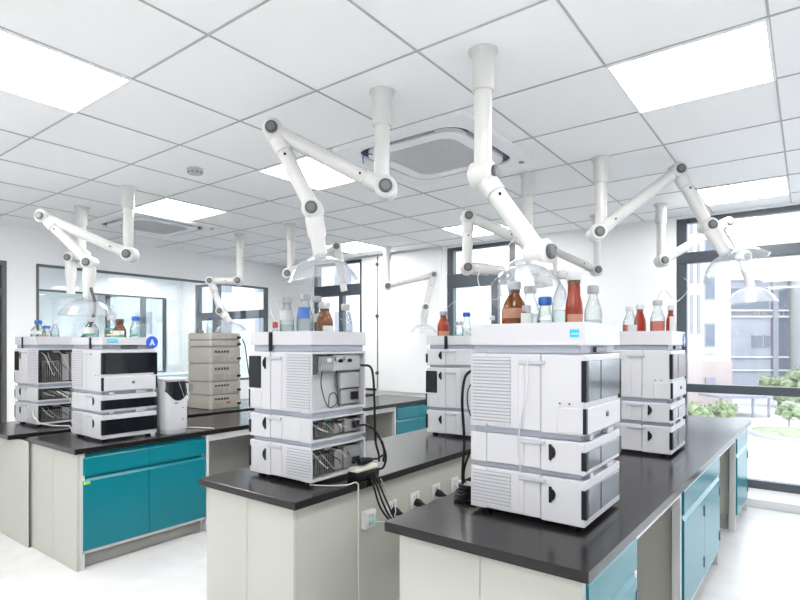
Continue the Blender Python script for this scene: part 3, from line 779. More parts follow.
GS = 'white chromatography modules'
def stack(cx, cy, rot, where, order, clip, sc=(1, 1, 1)):
    z = BT
    words = {'D': 'bottom white module of %s', 'P': 'slim white module in %s', 'A': 'tall white module in %s'}
    for pr in order:
        module(pr, (cx, cy, z), rot, words[pr[0]] % where, GS).scale = sc
        z += {'A': 0.31, 'P': 0.135, 'D': 0.18}[pr[0]]
    tray(clip, (cx, cy, z), rot, 'white solvent tray on top of %s' % where).scale = sc
    return z
stack(2.123, 0.850, 0, 'the large foreground stack on the right bench', ['Dg', 'Pg', 'Ag'], 0, (1.085, 0.985, 1))
stack(3.69, 0.861, 0, 'the stack by the big right window', ['Dg', 'Pg', 'Ag'], 0, (1.085, 0.985, 1))
stack(1.947, 2.05, PI, 'the middle front stack with its open back', ['Do', 'Po', 'At'], 1, (0.96, 0.96, 1))
stack(1.913, 4.03, 0, 'the left bench stack with black front windows', ['D', 'P', 'A'], -1, (0.955, 1, 1))
stack(3.525, 2.02, PI, 'the rear middle bench stack', ['D', 'A', 'P'], 1)
stack(1.922, 5.13, PI, 'the open-backed stack at the far left edge', ['Do', 'Po', 'Ao'], 1)

# stickers and badges on the trays
def sticker(name, label, loc, rot, build, cat='sticker'):
    t = thing(name, label, cat, (0, 0, 0)); build(t); t.location = loc; t.rotation_euler = (0, 0, rot); return t
def word_sticker(t):
    b = NB(); box(b, -0.036, 0.036, -0.002, 0, -0.012, 0.012); obj('patch', b, M['cyan'], t)
    cu = bpy.data.curves.new('lettering', 'FONT'); cu.body = 'IMACS'; cu.size = 0.022; cu.align_x = 'CENTER'; cu.align_y = 'CENTER'; cu.extrude = 0.0004
    me_o = bpy.data.objects.new('tmp', cu); COL.objects.link(me_o)
    dg = bpy.context.evaluated_depsgraph_get(); me = bpy.data.meshes.new_from_object(me_o.evaluated_get(dg))
    bpy.data.objects.remove(me_o)
    me.transform(Matrix.Translation((0, -0.0025, 0)) @ Matrix.Rotation(PI/2, 4, 'X')); me.materials.clear(); me.materials.append(M['lblue'])
    o = bpy.data.objects.new('lettering', me); COL.objects.link(o); o.parent = t
sticker('name_sticker', 'small cyan lettered sticker on the tray of the left bench stack', (1.79, 4.03-0.231, BT+0.18+0.135+0.31+0.058), 0, word_sticker)
def line_sticker(t):
    b = NB(); box(b, -0.002, 0, -0.016, 0.016, -0.014, 0.014); obj('patch', b, M['cyan'], t)
    b = NB(); box(b, -0.003, -0.0019, -0.013, 0.010, -0.004, 0.001); obj('printed_line', b, M['lblue'], t)
sticker('name_sticker', 'small square blue sticker on the side of the foreground stack tray', (1.9055, 0.66, BT+0.625+0.074), 0, line_sticker)
def badge(t):
    b = NB(); lathe(b, [(0.044, 0), (0.044, 0.003), (0, 0.003)], (0, 0, 0), (0, -1, 0), 30); obj('disc', b, M['blue'], t)
    b = NB(); prism(b, [(-0.022, -0.022), (-0.008, -0.022), (0.0, -0.006), (0.008, -0.022), (0.022, -0.022), (0.010, 0.0), (0.004, 0.02), (-0.006, 0.02), (-0.008, 0.004)], 'xz', -0.0042, -0.0028); obj('pictogram', b, M['lblue'], t)
sticker('round_badge', 'round blue badge at the tray corner of the left bench stack', (2.07, 4.03-0.231, BT+0.625+0.05), 0, badge, 'badge')
sticker('round_badge', 'round blue badge at the tray corner of the stack by the right window', (3.86, 0.865-0.231, BT+0.625+0.062), 0, badge, 'badge')

# ------------------------------------------------------------------ older beige stack
GT = 'beige older modules'
z = BT; hs = [0.145, 0.135, 0.185, 0.17, 0.07, 0.072]
lb = ['bottom beige module of the older stack on the rear left bench', 'second beige module from the bottom with a small side grille', 'third beige module from the bottom, tall',
      'fourth beige module from the bottom, tall', 'fifth beige module from the bottom, thin', 'topmost thin beige tray module of the older stack']
TX, TY = 3.405, 5.0
for k, h in enumerate(hs):
    t = thing('beige_module', lb[k], 'lab instrument', (TX, TY, z), GT)
    x0, x1, y0, y1 = TX-0.185, TX+0.185, TY-0.2, TY+0.2
    b = NB(); prism(b, [(TX+p, TY+q) for p, q in rrect(0.187, 0.202, 0.025, 4)], 'xy', z+0.006, z+h-0.006); obj('case', b, M['tan'], t)
    b = NB(); prism(b, [(TX+p, TY+q) for p, q in rrect(0.178, 0.192, 0.022, 4)], 'xy', z+0.0004, z+h-0.0004); obj('seam_band', b, M['tang'], t)
    b = NB(); box(b, x0+0.02, x1-0.02, y0-0.006, y0+0.001, z+0.012, z+h-0.012, 0.002); rp = obj('rear_panel', b, M['tanrear'], t)
    if h > 0.1:
        b = NB()
        for q in range(6): box(b, x0+0.04, x0+0.15, y0-0.008, y0-0.0055, z+0.02+q*h*0.055, z+0.02+q*h*0.055+h*0.03)
        obj('rear_grille', b, M['tang'], rp)
        b = NB()
        for q in range(5): box(b, x0+0.05+q*0.035, x0+0.072+q*0.035, y0-0.012, y0-0.0055, z+h*0.64, z+h*0.78, 0.001)
        obj('port_row', b, M['dmetal'], rp)
        b = NB(); box(b, x0+0.19, x0+0.235, y0-0.015, y0-0.0055, z+h*0.35, z+h*0.5, 0.002); obj('port', b, M['capr'] if k == 0 else M['lmetal'], rp)
    b = NB(); box(b, x1-0.055, x1-0.02, y0-0.03, y0-0.0055, z+h*0.22, z+h*0.22+0.022, 0.003); obj('power_inlet', b, M['black'], rp)
    if k == 1:
        b = NB()
        for q in range(6): box(b, x0-0.0045, x0-0.001, TY+0.10, TY+0.17, z+0.035+q*0.012, z+0.042+q*0.012)
        obj('side_grille', b, M['tang'], t)
    z += h
ZTAN = z

# ------------------------------------------------------------------ small white benchtop device beside the left stack
dv = thing('benchtop_device', 'white rounded benchtop device with a black slanted visor beside the left stack', 'lab device', (2.232, 3.83, BT))
dx, dy = 2.232, 3.83
def rp2(hx, hy, r): return [(dx+p, dy+q) for p, q in rrect(hx, hy, r, 6)]
b = NB()
def loft(b, rings):
    vs = [[b.verts.new((p, q, zz)) for p, q in poly] for poly, zz in rings]
    n = len(vs[0])
    for a, c in zip(vs, vs[1:]):
        for k in range(n): b.faces.new((a[k], a[(k+1) % n], c[(k+1) % n], c[k]))
    b.faces.new(vs[0][::-1]); b.faces.new(vs[-1])
loft(b, [(rp2(0.085, 0.102, 0.04), BT+0.03), (rp2(0.088, 0.105, 0.042), BT+0.05), (rp2(0.088, 0.105, 0.042), BT+0.28), (rp2(0.084, 0.100, 0.042), BT+0.37), (rp2(0.078, 0.092, 0.04), BT+0.392)])
obj('body', b, M['case'], dv)
b = NB(); loft(b, [(rp2(0.082, 0.098, 0.04), BT+0.001), (rp2(0.084, 0.10, 0.04), BT+0.029)]); obj('base', b, M['case2'], dv)
b = NB(); loft(b, [(rp2(0.087, 0.104, 0.042), BT+0.3935), (rp2(0.089, 0.106, 0.042), BT+0.402), (rp2(0.080, 0.095, 0.04), BT+0.412)]); obj('lid', b, M['case'], dv)
b = NB()
N = 20; lo, hi = [], []
def outline(hx, hy, r, a):      # front outline of the rounded body at half width fraction a
    xx = a*hx; ex = max(0.0, abs(xx)-(hx-r)); return dx+xx, dy-hy+r-math.sqrt(max(0.0, r*r-ex*ex))
for k in range(N+1):
    a = -0.97 + 1.94*k/N
    x1_, y1_ = outline(0.0895, 0.1075, 0.042, a); x2_, y2_ = outline(0.0835, 0.1005, 0.042, a)
    lo.append((x1_, y1_, BT+0.245+0.075*abs(a)**2.2)); hi.append((x2_, y2_, BT+0.384))
for k in range(N):
    for off, rv in ((0.0, False), (0.008, True)):
        q = [b.verts.new((v[0], v[1]+off, v[2])) for v in (lo[k], lo[k+1], hi[k+1], hi[k])]; b.faces.new(q[::-1] if rv else q)
bmesh.ops.remove_doubles(b, verts=b.verts[:], dist=1e-5)
vz = obj('visor', b, M['smoke'], dv)
b = NB(); cyl(b, (dx+0.005, dy-0.1035, BT+0.38), (dx+0.045, dy-0.1095, BT+0.265), 0.002, seg=6); obj('visor_edge', b, M['lmetal'], vz)
b = NB(); box(b, dx-0.03, dx-0.005, dy-0.107, dy-0.1045, BT+0.222, BT+0.230); obj('name_mark', b, M['knob'], dv)
for zz in (0.185, 0.10):
    b = NB(); box(b, dx+0.028, dx+0.044, dy-0.108, dy-0.1045, BT+zz, BT+zz+0.008, 0.002); obj('indicator', b, M['ring'], dv)

# ------------------------------------------------------------------ bottles
BG = 'reagent bottles on the trays'
def bottle(label, x, y, zb, R, H, glass='glass', cap='capw', liquid=None, fill=0.6, band=None, shoulder=0.56, neck=0.5, tall_cap=0.16, tubing=None):
    t = thing('reagent_bottle', label, 'bottle', (x, y, zb), BG)
    hc = min(0.032, H*tall_cap); hb = H-hc*0.75
    rn = min(0.021, R*neck); zs = hb*shoulder
    pr = [(R*0.9, 0.0005), (R, R*0.12), (R, zs), (R*0.93, zs+(hb-zs)*0.22), (R*0.72, zs+(hb-zs)*0.48), (rn*1.05, zs+(hb-zs)*0.72), (rn, zs+(hb-zs)*0.8), (rn, hb)]
    b = NB(); lathe(b, pr, (x, y, zb), (0, 0, 1), 24); obj('glass_body', b, M[glass], t)
    b = NB(); rc = rn*1.3
    lathe(b, [(rc*0.96, 0), (rc, 0.003), (rc, hc-0.004), (rc*0.9, hc)], (x, y, zb+H-hc), (0, 0, 1), 24)
    for k in range(18):
        a = 2*PI*k/18; cyl(b, (x+rc*math.cos(a), y+rc*math.sin(a), zb+H-hc+0.003), (x+rc*math.cos(a), y+rc*math.sin(a), zb+H-0.005), 0.0011, seg=4)
    obj('cap', b, M[cap], t)
    if glass != 'glass':
        b = NB(); lathe(b, [(rn*1.1, 0), (rn*1.1, 0.012)], (x, y, zb+H-hc-0.013), (0, 0, 1), 20); obj('neck_ring', b, M['capd'], t)
    if liquid:
        b = NB(); k = 0.93; lathe(b, [(R*0.85, 0.003), (R*k, R*0.14), (R*k, min(zs, H*fill))], (x, y, zb), (0, 0, 1), 24); obj('liquid', b, M[liquid], t)
    if band:
        for (m_, z0, z1, a0, a1) in band:
            n = 14; b = NB(); lo, hi = [], []
            for q in range(n+1):
                a = a0+(a1-a0)*q/n
                lo.append(b.verts.new((x+(R+0.0008)*math.cos(a), y+(R+0.0008)*math.sin(a), zb+H*z0))); hi.append(b.verts.new((x+(R+0.0008)*math.cos(a), y+(R+0.0008)*math.sin(a), zb+H*z1)))
            for q in range(n): b.faces.new((lo[q], lo[q+1], hi[q+1], hi[q]))
            obj('paper_label', b, M[m_], t)
    if tubing:
        b = NB(); tube(b, [(x, y, zb+H-0.004)] + tubing, 0.0022, seg=6); obj('tubing', b, M['tubing'], t)
    return t
CA = math.atan2(-0.6004, -0.7997)      # label faces the aisle
def lb_(w, z0, z1, m='lab', c=0.0): return (m, z0, z1, CA+c-w, CA+c+w)
ZT = BT+0.625+0.0405
# foreground stack
bottle('big brown bottle with a white cap, left end of the foreground tray', 2.02, 0.944, ZT, 0.050, 0.245, 'amber', 'capw', 'liquid', 0.3, [lb_(1.3, 0.40, 0.56, 'labp')])
bottle('small white-labelled vial bottle in front of the big brown bottle', 1.968, 0.868, ZT, 0.025, 0.145, 'glass', 'capg', 'liquid', 0.4, [lb_(1.2, 0.35, 0.78), lb_(1.2, 0.24, 0.34, 'labg')])
bottle('clear bottle behind the brown one under the foreground hood', 2.2, 0.954, ZT, 0.043, 0.245, 'glass', 'capw', 'liquid', 0.5)
bottle('small clear bottle with a bright blue cap on the foreground tray', 2.02, 0.815, ZT, 0.031, 0.178, 'glass', 'capb', 'liquid', 0.55, [lb_(0.8, 0.2, 0.45)], neck=0.62, tall_cap=0.2)
bottle('largest clear bottle, half full, white capped, on the foreground tray', 2.09, 0.766, ZT, 0.046, 0.285, 'glass', 'capw', 'liquid', 0.45, tall_cap=0.12)
bottle('clear bottle with a green-edged label behind the large clear one', 2.21, 0.772, ZT, 0.03, 0.20, 'glass', 'capw', 'liquid', 0.5, [lb_(1.2, 0.30, 0.62), lb_(1.2, 0.62, 0.72, 'labg')])
bottle('tall red-brown bottle with a white cap on the foreground tray', 2.015, 0.700, ZT, 0.032, 0.265, 'red', 'capw', None, 0.5, [lb_(1.1, 0.2, 0.40, 'labp')], shoulder=0.5, neck=0.66, tall_cap=0.12)
bottle('clear green-labelled bottle at the right end of the foreground tray', 2.16, 0.675, ZT, 0.033, 0.225, 'glass', 'capg', 'liquid', 0.4, [lb_(0.9, 0.2, 0.3, 'labg')])
# stack by the right window
bottle('clear bottle half full of brownish liquid, left on the tray by the right window', 3.57, 0.888, ZT, 0.043, 0.232, 'glass', 'capw', 'pinkliq', 0.55, [lb_(0.7, 0.1, 0.5)])
bottle('dark red-brown bottle behind the left clear one near the right window', 3.72, 0.865, ZT, 0.037, 0.25, 'red', 'capw', None, 0.5)
bottle('clear bottle of pinkish liquid with a grey cap near the right window', 3.57, 0.730, ZT, 0.042, 0.262, 'glass', 'capg', 'pinkliq', 0.62, None, tubing=[(3.575, 0.72, 1.745), (3.58, 0.69, 1.77), (3.62, 0.66, 1.72)])
bottle('white-labelled red bottle at the right end of the tray by the right window', 3.65, 0.672, ZT, 0.027, 0.234, 'red', 'capw', None, 0.5, [lb_(0.7, 0.25, 0.7)], tubing=[(3.68, 0.61, 1.73), (3.68, 0.57, 1.80), (3.64, 0.60, 1.84)])
# middle front stack
bottle('small red-capped vial at the left end of the middle front tray', 1.91, 2.262, ZT, 0.021, 0.114, 'glass', 'capr', 'pinkliq', 0.6, tall_cap=0.35)
bottle('clear bottle with a grey cap and grey label on the middle front tray', 1.88, 2.136, ZT, 0.036, 0.237, 'glass', 'capg', 'liquid', 0.4, [lb_(1.3, 0.50, 0.70, 'labgr')])
bottle('clear bottle with a blue label on the middle front tray', 1.90, 2.024, ZT, 0.041, 0.248, 'glass', 'capg', 'liquid', 0.5, [lb_(0.75, 0.50, 0.72, 'labb')])
bottle('clear bottle with a pale grey label behind the blue-labelled one', 2.05, 2.092, ZT, 0.037, 0.25, 'glass', 'capg', 'liquid', 0.5, [lb_(1.2, 0.45, 0.62, 'labgr')])
bottle('amber bottle with a white cap on the middle front tray', 1.90, 1.885, ZT, 0.041, 0.20, 'amber', 'capw', None, 0.5, [lb_(0.7, 0.12, 0.42, 'lab', 0.6)])
bottle('clear bottle at the right end of the middle front tray', 2.05, 1.885, ZT, 0.035, 0.20, 'glass', 'capw', 'liquid', 0.3)
# left stack
bottle('clear green-labelled bottle at the left end of the left bench tray', 1.82, 4.185, ZT, 0.05, 0.19, 'glass', 'capw', 'liquid', 0.5, [lb_(1.0, 0.38, 0.62), lb_(1.0, 0.34, 0.39, 'labg')])
bottle('second clear bottle from the left on the left bench tray, full', 1.90, 4.045, ZT, 0.046, 0.20, 'glass', 'capw', 'liquid', 0.62, [lb_(1.0, 0.50, 0.56, 'labg')])
bottle('brown bottle with a green and white label on the left bench tray', 1.90, 3.925, ZT, 0.043, 0.175, 'amber', 'capd', None, 0.5, [lb_(1.2, 0.36, 0.52, 'lab'), lb_(1.2, 0.26, 0.36, 'labg')])
bottle('clear bottle with a blue cap at the right end of the left bench tray', 2.00, 3.895, ZT, 0.04, 0.197, 'glass', 'capb', 'liquid', 0.5, [lb_(0.9, 0.28, 0.34, 'labg')], neck=0.62)
# far left stack
bottle('clear bottle with a wide blue cap on the far left tray', 1.85, 5.235, ZT, 0.055, 0.198, 'glass', 'capb', 'liquid', 0.45, [lb_(1.0, 0.40, 0.55)], neck=0.7)
bottle('clear bottle with a pale cap at the right end of the far left tray', 1.95, 5.16, ZT, 0.032, 0.195, 'glass', 'capw', 'liquid', 0.4)
bottle('small bottle with a blue cap and pinkish label on the far left tray', 1.86, 5.085, ZT, 0.036, 0.15, 'glass', 'capb', 'liquid', 0.4, [lb_(0.9, 0.25, 0.5, 'labp')], neck=0.66)
# rear middle stack
bottle('red bottle with a grey cap at the left end of the rear middle tray', 3.42, 2.165, ZT, 0.045, 0.24, 'red', 'capg', None, 0.5, [lb_(0.9, 0.08, 0.38, 'labp')], tubing=[(3.46, 2.12, 1.74), (3.52, 2.05, 1.80), (3.6, 1.98, 1.82)])
bottle('clear green-labelled bottle in the middle of the rear middle tray', 3.50, 2.075, ZT, 0.036, 0.165, 'glass', 'capw', 'liquid', 0.5, [lb_(1.0, 0.3, 0.4, 'labg')], tubing=[(3.50, 2.07, 1.66), (3.52, 2.06, 1.76), (3.58, 2.0, 1.80)])
bottle('clear bottle with a bright blue cap on the rear middle tray', 3.45, 1.985, ZT, 0.032, 0.226, 'glass', 'capb', 'liquid', 0.5, [lb_(0.9, 0.2, 0.4)], neck=0.64)
bottle('clear bottle with a pale cap at the right end of the rear middle tray', 3.60, 1.86, ZT, 0.033, 0.205, 'glass', 'capw', 'liquid', 0.4)
# on the beige stack and beside it
bottle('clear bottle with a navy cap on top of the beige stack', 3.38, 5.045, ZTAN+0.001, 0.032, 0.165, 'glass', 'capn', 'liquid', 0.4)
bottle('slim bottle with a navy cap and orange label standing beside the beige stack', 2.98, 4.86, BT+0.001, 0.034, 0.185, 'glass', 'capn', 'liquid', 0.4, [lb_(1.3, 0.30, 0.58, 'labo')], neck=0.7)
g = thing('adapter_fitting', 'small grey fitting lying on top of the beige stack', 'fitting', (3.33, 5.12, ZTAN))
b = NB(); cyl(b, (3.30, 5.12, ZTAN+0.018), (3.36, 5.14, ZTAN+0.018), 0.017, seg=14, bev=0.003); obj('body', b, M['ring'], g)
b = NB(); tube(b, [(3.33, 5.13, ZTAN+0.03), (3.30, 5.16, ZTAN+0.06), (3.34, 5.17, ZTAN+0.09)], 0.008); obj('spout', b, M['knob'], g)

# yellow tape tabs at the trays
for (x, y, zz, lab, rot) in ((1.795, 3.799, ZT+0.061, 'yellow tape tab on the left bench tray rim', 0), (1.925, 0.70, ZT+0.061, 'yellow tape tab on the foreground tray rim', 1)):
    b = NB()
    if rot: box(b, x-0.001, x+0.008, y-0.022, y+0.022, zz-0.004, zz+0.0005)
    else: box(b, x-0.04, x+0.04, y-0.001, y+0.008, zz-0.004, zz+0.0005)
    tag(recentre(obj('tape_tab', b, M['yellow']), (x, y, zz)), lab, 'tape')

# ------------------------------------------------------------------ power bricks and cables
pb = thing('power_adapter', 'black power adapter with a beige top behind the middle front stack', 'power adapter', (2.05, 1.74, BT))
b = NB(); box(b, 1.955, 2.125, 1.725, 1.79, BT+0.0005, BT+0.04, 0.006, seg=2); obj('body', b, M['black'], pb)
b = NB(); box(b, 1.96, 2.12, 1.728, 1.787, BT+0.0405, BT+0.062, 0.006, seg=2); obj('top_shell', b, M['beige'], pb)
b = NB(); tube(b, [(2.125, 1.74, BT+0.03), (2.155, 1.725, BT+0.035), (2.165, 1.715, BT+0.09), (2.15, 1.73, BT+0.17)], 0.006); obj('cord', b, M['black'], pb)
pc = thing('plug_connector', 'black oval plug lying on the beige-topped adapter', 'plug', (2.05, 1.74, BT+0.062))
b = NB(); lathe(b, [(0.0, 0.0), (0.016, 0.004), (0.020, 0.03), (0.014, 0.08), (0.006, 0.10)], (2.00, 1.755, BT+0.084), (1, -0.1, 0), 14); obj('body', b, M['black'], pc)
b = NB(); tube(b, [(2.10, 1.745, BT+0.084), (2.135, 1.735, BT+0.085), (2.15, 1.725, BT+0.10)], 0.005); obj('cord', b, M['black'], pc)
cable('power_cable', 'black power cable hanging down the back of the middle front stack', [(2.07, 1.80, 1.335), (2.125, 1.785, 1.325), (2.138, 1.775, 1.26), (2.142, 1.77, 1.10), (2.142, 1.765, 0.95), (2.15, 1.75, 0.88), (2.14, 1.74, 0.845)], 0.0062, M['black'])
cable('power_cable', 'black power cable from the slim pump of the middle front stack', [(2.05, 1.80, 1.035), (2.10, 1.78, 1.03), (2.14, 1.755, 0.99), (2.165, 1.73, 0.91), (2.15, 1.72, 0.845)], 0.006, M['black'])
for k in range(3):
    cable('mains_cable', ['upper of three black cables dipping from the adapter to the plugs', 'middle of three black cables dipping from the adapter to the plugs', 'lower of three black cables dipping from the adapter to the plugs'][k],
          [(1.99+k*0.02, 1.69, BT+0.014+k*0.01), (1.985+k*0.02, 1.655, BT-0.008), (2.0+k*0.018, 1.625-k*0.012, 0.665), (2.05+k*0.016, 1.61-k*0.014, 0.59-k*0.008), (2.13+k*0.02, 1.60-k*0.014, 0.535-k*0.005), (2.24+k*0.02, 1.60-k*0.014, 0.52+k*0.006), (2.33+k*0.03, 1.605-k*0.014, 0.535)], 0.005, M['black'])
cable('white_cable', 'thin white cable from under the middle front stack over the worktop edge to the floor', [(1.775, 1.86, BT+0.005), (1.80, 1.80, BT+0.005), (1.87, 1.72, BT+0.005), (1.935, 1.708, BT+0.004), (1.937, 1.70, BT-0.06), (1.937, 1.70, 0.40), (1.94, 1.698, 0.06)], 0.0032, M['cablew'], 8)
cable('white_cable', 'white cable lying across the left worktop beside the white device', [(2.36, 3.98, BT+0.006), (2.44, 3.86, BT+0.006), (2.49, 3.76, BT+0.006), (2.51, 3.69, BT+0.006)], 0.006, M['cablew'])
cable('white_cable', 'white cable drooping from the far left open-backed stack', [(1.722, 4.97, 0.93), (1.70, 4.90, 0.87), (1.72, 4.80, 0.82), (1.80, 4.70, 0.80), (1.86, 4.64, 0.792), (1.868, 4.61, 0.70)], 0.005, M['cablew'])
cable('white_cable', 'white cable looping down the open back of the far left stack', [(1.86, 4.89, 1.06), (1.95, 4.86, 0.98), (1.98, 4.86, 0.86), (1.94, 4.80, 0.80), (1.95, 4.68, 0.792)], 0.005, M['cablew'])
cb = thing('cable_bundle', 'coiled bundle of black cables behind the foreground stack', 'cable bundle', (2.08, 1.165, BT))
b = NB()
for k in range(6):
    r0 = 0.035+0.006*(k % 3); zz = BT+0.008+k*0.009
    tube(b, [(2.06+0.10*math.cos(a)*1.0+0.01*k, 1.175+r0*math.sin(a), zz+0.003*math.sin(3*a+k)) for a in [2*PI*q/12 for q in range(13)]], 0.0062, n=3)
obj('coil', b, M['black'], cb)
b = NB(); box(b, 2.05, 2.06, 1.125, 1.225, BT+0.004, BT+0.068, 0.003); obj('tie', b, M['cablew'], cb)
cable('power_cable', 'long black power cable from the foreground stack back down to the cable bundle', [(1.99, 1.085, 1.34), (1.975, 1.125, 1.325), (1.97, 1.145, 1.29), (1.97, 1.155, 1.20), (1.97, 1.145, 1.04), (1.975, 1.155, 0.92), (2.0, 1.17, 0.85)], 0.006, M['black'])
cable('power_cable', 'second black power cable dropping behind the foreground stack', [(2.02, 1.09, 1.03), (1.985, 1.12, 1.0), (1.985, 1.15, 0.93), (2.0, 1.165, 0.88), (2.03, 1.175, 0.85)], 0.005, M['black'])
cable('grey_cable', 'thin grey cable looping behind the foreground autosampler', [(1.985, 1.085, 1.31), (1.975, 1.13, 1.25), (1.975, 1.125, 1.16), (1.985, 1.09, 1.12)], 0.003, M['cableg'])
cable('tubing', 'black solvent hose hanging through the far left hood into the tray', [(1.865, 4.29, 1.86), (1.86, 4.22, 1.74), (1.83, 4.20, 1.60), (1.78, 4.215, 1.50), (1.75, 4.22, 1.46)], 0.012, M['cableg'])
cable('tubing', 'thin clear tubing looping from the arm by the middle window', [(3.52, 1.86, 2.00), (3.46, 1.90, 1.93), (3.47, 1.87, 1.82), (3.52, 1.80, 1.76), (3.57, 1.76, 1.80)], 0.004, M['tubing'])
cable('tubing', 'thin clear tubing loop over the foreground brown bottle', [(2.03, 0.94, 1.69), (2.00, 0.97, 1.80), (2.02, 0.93, 1.87), (2.05, 0.87, 1.84), (2.06, 0.83, 1.72)], 0.0022, M['tubing'])
cable('tubing', 'pair of thin clear tubes rising from the red vial at the middle front tray', [(1.91, 2.262, 1.56), (1.90, 2.285, 1.62), (1.90, 2.275, 1.67), (1.92, 2.24, 1.64)], 0.003, M['tubing'])

cable('tubing', 'thin clear tube running down the side of the foreground stack', [(1.897, 0.83, 1.385), (1.8955, 0.84, 1.26), (1.8955, 0.865, 1.12), (1.8955, 0.87, 1.06), (1.8955, 0.86, 0.96)], 0.0026, M['tubing'])
# black flat monitor seen between the beige stack and the middle stack
mo = thing('monitor', 'black flat monitor standing behind the middle front stack on the rear left bench', 'monitor', (4.33, 5.05, BT))
b = NB(); box(b, 4.12, 4.55, 5.04, 5.07, BT+0.09, BT+0.40, 0.004); obj('screen', b, M['smoke'], mo)
b = NB(); cyl(b, (4.33, 5.065, BT+0.012), (4.33, 5.065, BT+0.2), 0.02); obj('neck', b, M['black'], mo)
b = NB(); box(b, 4.22, 4.44, 4.99, 5.14, BT+0.0005, BT+0.012, 0.004); obj('foot', b, M['black'], mo)
cable('power_cable', 'black cable running down the right side of the beige stack', [(3.60, 4.79, ZTAN-0.06), (3.62, 4.77, 1.42), (3.64, 4.76, 1.25), (3.68, 4.76, 1.02), (3.70, 4.76, 0.86), (3.74, 4.78, 0.79)], 0.006, M['black'])
ps = thing('power_strip', 'white power strip with dark plugs on the worktop right of the beige stack', 'power strip', (3.85, 4.70, BT))
b = NB(); box(b, 3.70, 4.02, 4.67, 4.73, BT+0.0005, BT+0.03, 0.004); obj('body', b, M['socket'], ps)
for k in range(3):
    b = NB(); cyl(b, (3.76+k*0.1, 4.70, BT+0.029), (3.76+k*0.1, 4.70, BT+0.07), 0.02, 0.012, seg=12); obj('plug', b, M['black'], ps)

for o in list(COL.objects):
    if o.name.startswith('mains_cable'): o.location += Vector((0.05, 0.04, -0.004))
# ------------------------------------------------------------------ next room: a long table seen through the partition
tb = thing('side_table', 'pale table in the next room beyond the partition glass', 'table', (4.4, 8.2, 0))
b = NB(); box(b, 3.2, 5.7, 7.85, 8.55, 0.94, 0.97, 0.003); obj('table_top', b, mat('pale_blue_top', (0.55, 0.68, 0.74), 0.3), tb)
for x in (3.25, 5.65):
    for y in (7.9, 8.5):
        b = NB(); box(b, x-0.025, x+0.025, y-0.025, y+0.025, 0.0005, 0.94); obj('leg', b, M['lmetal'], tb)

# ------------------------------------------------------------------ outside
GZ = -4.5
b = NB(); box(b, 7.0, 160, -120, 140, GZ-0.2, GZ); o = struct('ground', b, M['pave'])
HD = math.atan2(-0.7997, 0.6004)
def facade(t, name, x0, x1, z0, z1, y0, y1, m, parent=None):
    b = NB(); box(b, x0, x1, y0, y1, z0, z1); return obj(name, b, m, parent or t)
def outside(name, label, cat, dep, rx):
    t = thing(name, label, cat, (0, 0, 0)); return t, (FW*dep + Vector((0.6004, -0.7997, 0))*rx)
# pale building on the left of the big window (50 m away)
t, L = outside('office_building', 'pale rendered building with tall slit windows outside the big right window', 'building', 50, 26)
facade(t, 'wall', -12, 4.4, 0.0, 26, 0, 12, M['facw']); facade(t, 'stone_base', -12.1, 4.45, 0.0, 4.4, -0.15, 0.0, M['facp'])
for r in range(5):
    for q, (xa, xb) in enumerate(((-0.05, 0.25), (0.65, 0.95), (1.3, 1.6), (-4.2, -3.9), (-3.6, -3.3), (-3.0, -2.7))):
        z = 6.9+r*4.6
        w_ = facade(t, 'window', xa, xb, z, z+3.6, -0.08, 0.02, M['facl'])
    z = 5.7+r*4.3
    w_ = facade(t, 'window', 2.0, 2.95, z, z+2.2, -0.08, 0.02, M['facl']); facade(t, 'pane', 2.1, 2.85, z+0.15, z+2.05, -0.1, -0.075, M['facd'], w_)
    facade(t, 'sill', 1.9, 3.05, z-0.6, z-0.1, -0.2, 0.02, M['facw'])
w_ = facade(t, 'window', 1.95, 2.85, 1.6, 2.9, -0.3, -0.14, M['facl'])
t.location = (L.x, L.y, GZ); t.rotation_euler = (0, 0, HD)
# grey building behind (62 m)
t, L = outside('office_block', 'grey glazed office block in the middle of the big window view', 'building', 62, 41)
facade(t, 'wall', -3.6, 3.2, 0, 13.2, 0, 8, M['facg']); facade(t, 'roof_slab', -3.9, 3.5, 13.2, 13.7, -0.4, 8, M['facw'])
facade(t, 'corner_pier', 1.3, 1.9, 0, 13.2, -0.4, 0.0, M['facl']); facade(t, 'upper_glazing', -3.4, 1.0, 10.0, 12.3, -0.1, 0.0, M['facd'])
facade(t, 'side_glazing', 2.0, 3.1, 1.0, 12.6, -0.1, 0.0, M['facd'])
for z in (2.9, 4.4, 9.0, 9.7): facade(t, 'string_course', -3.6, 3.2, z, z+0.18, -0.3, 0.0, M['facw'])
for k in range(15):
    facade(t, 'balustrade_post', -3.4+k*0.42, -3.32+k*0.42, 9.2, 9.7, -0.28, -0.2, M['facl'])
for xa, xb in ((-0.9, 0.35), (0.55, 1.25)):
    w_ = facade(t, 'window', xa, xb, 5.6, 7.0, -0.1, 0.0, M['facl']); facade(t, 'pane', xa+0.1, xb-0.1, 5.7, 6.9, -0.13, -0.095, M['facd'], w_)
t.location = (L.x, L.y, GZ); t.rotation_euler = (0, 0, HD)
# pale building at the right edge
t, L = outside('apartment_building', 'pale building with a pinkish base at the right edge of the window view', 'building', 58, 50.5)
facade(t, 'wall', -5.9, 12, 0, 24, 0, 10, M['facw']); facade(t, 'stone_base', -5.95, 12, 0, 4.6, -0.2, 0.0, M['facp'])
for k in range(4): facade(t, 'window', 0.5, 1.8, 6+k*4.2, 8+k*4.2, -0.1, 0.0, M['facd'])
t.location = (L.x, L.y, GZ); t.rotation_euler = (0, 0, HD)
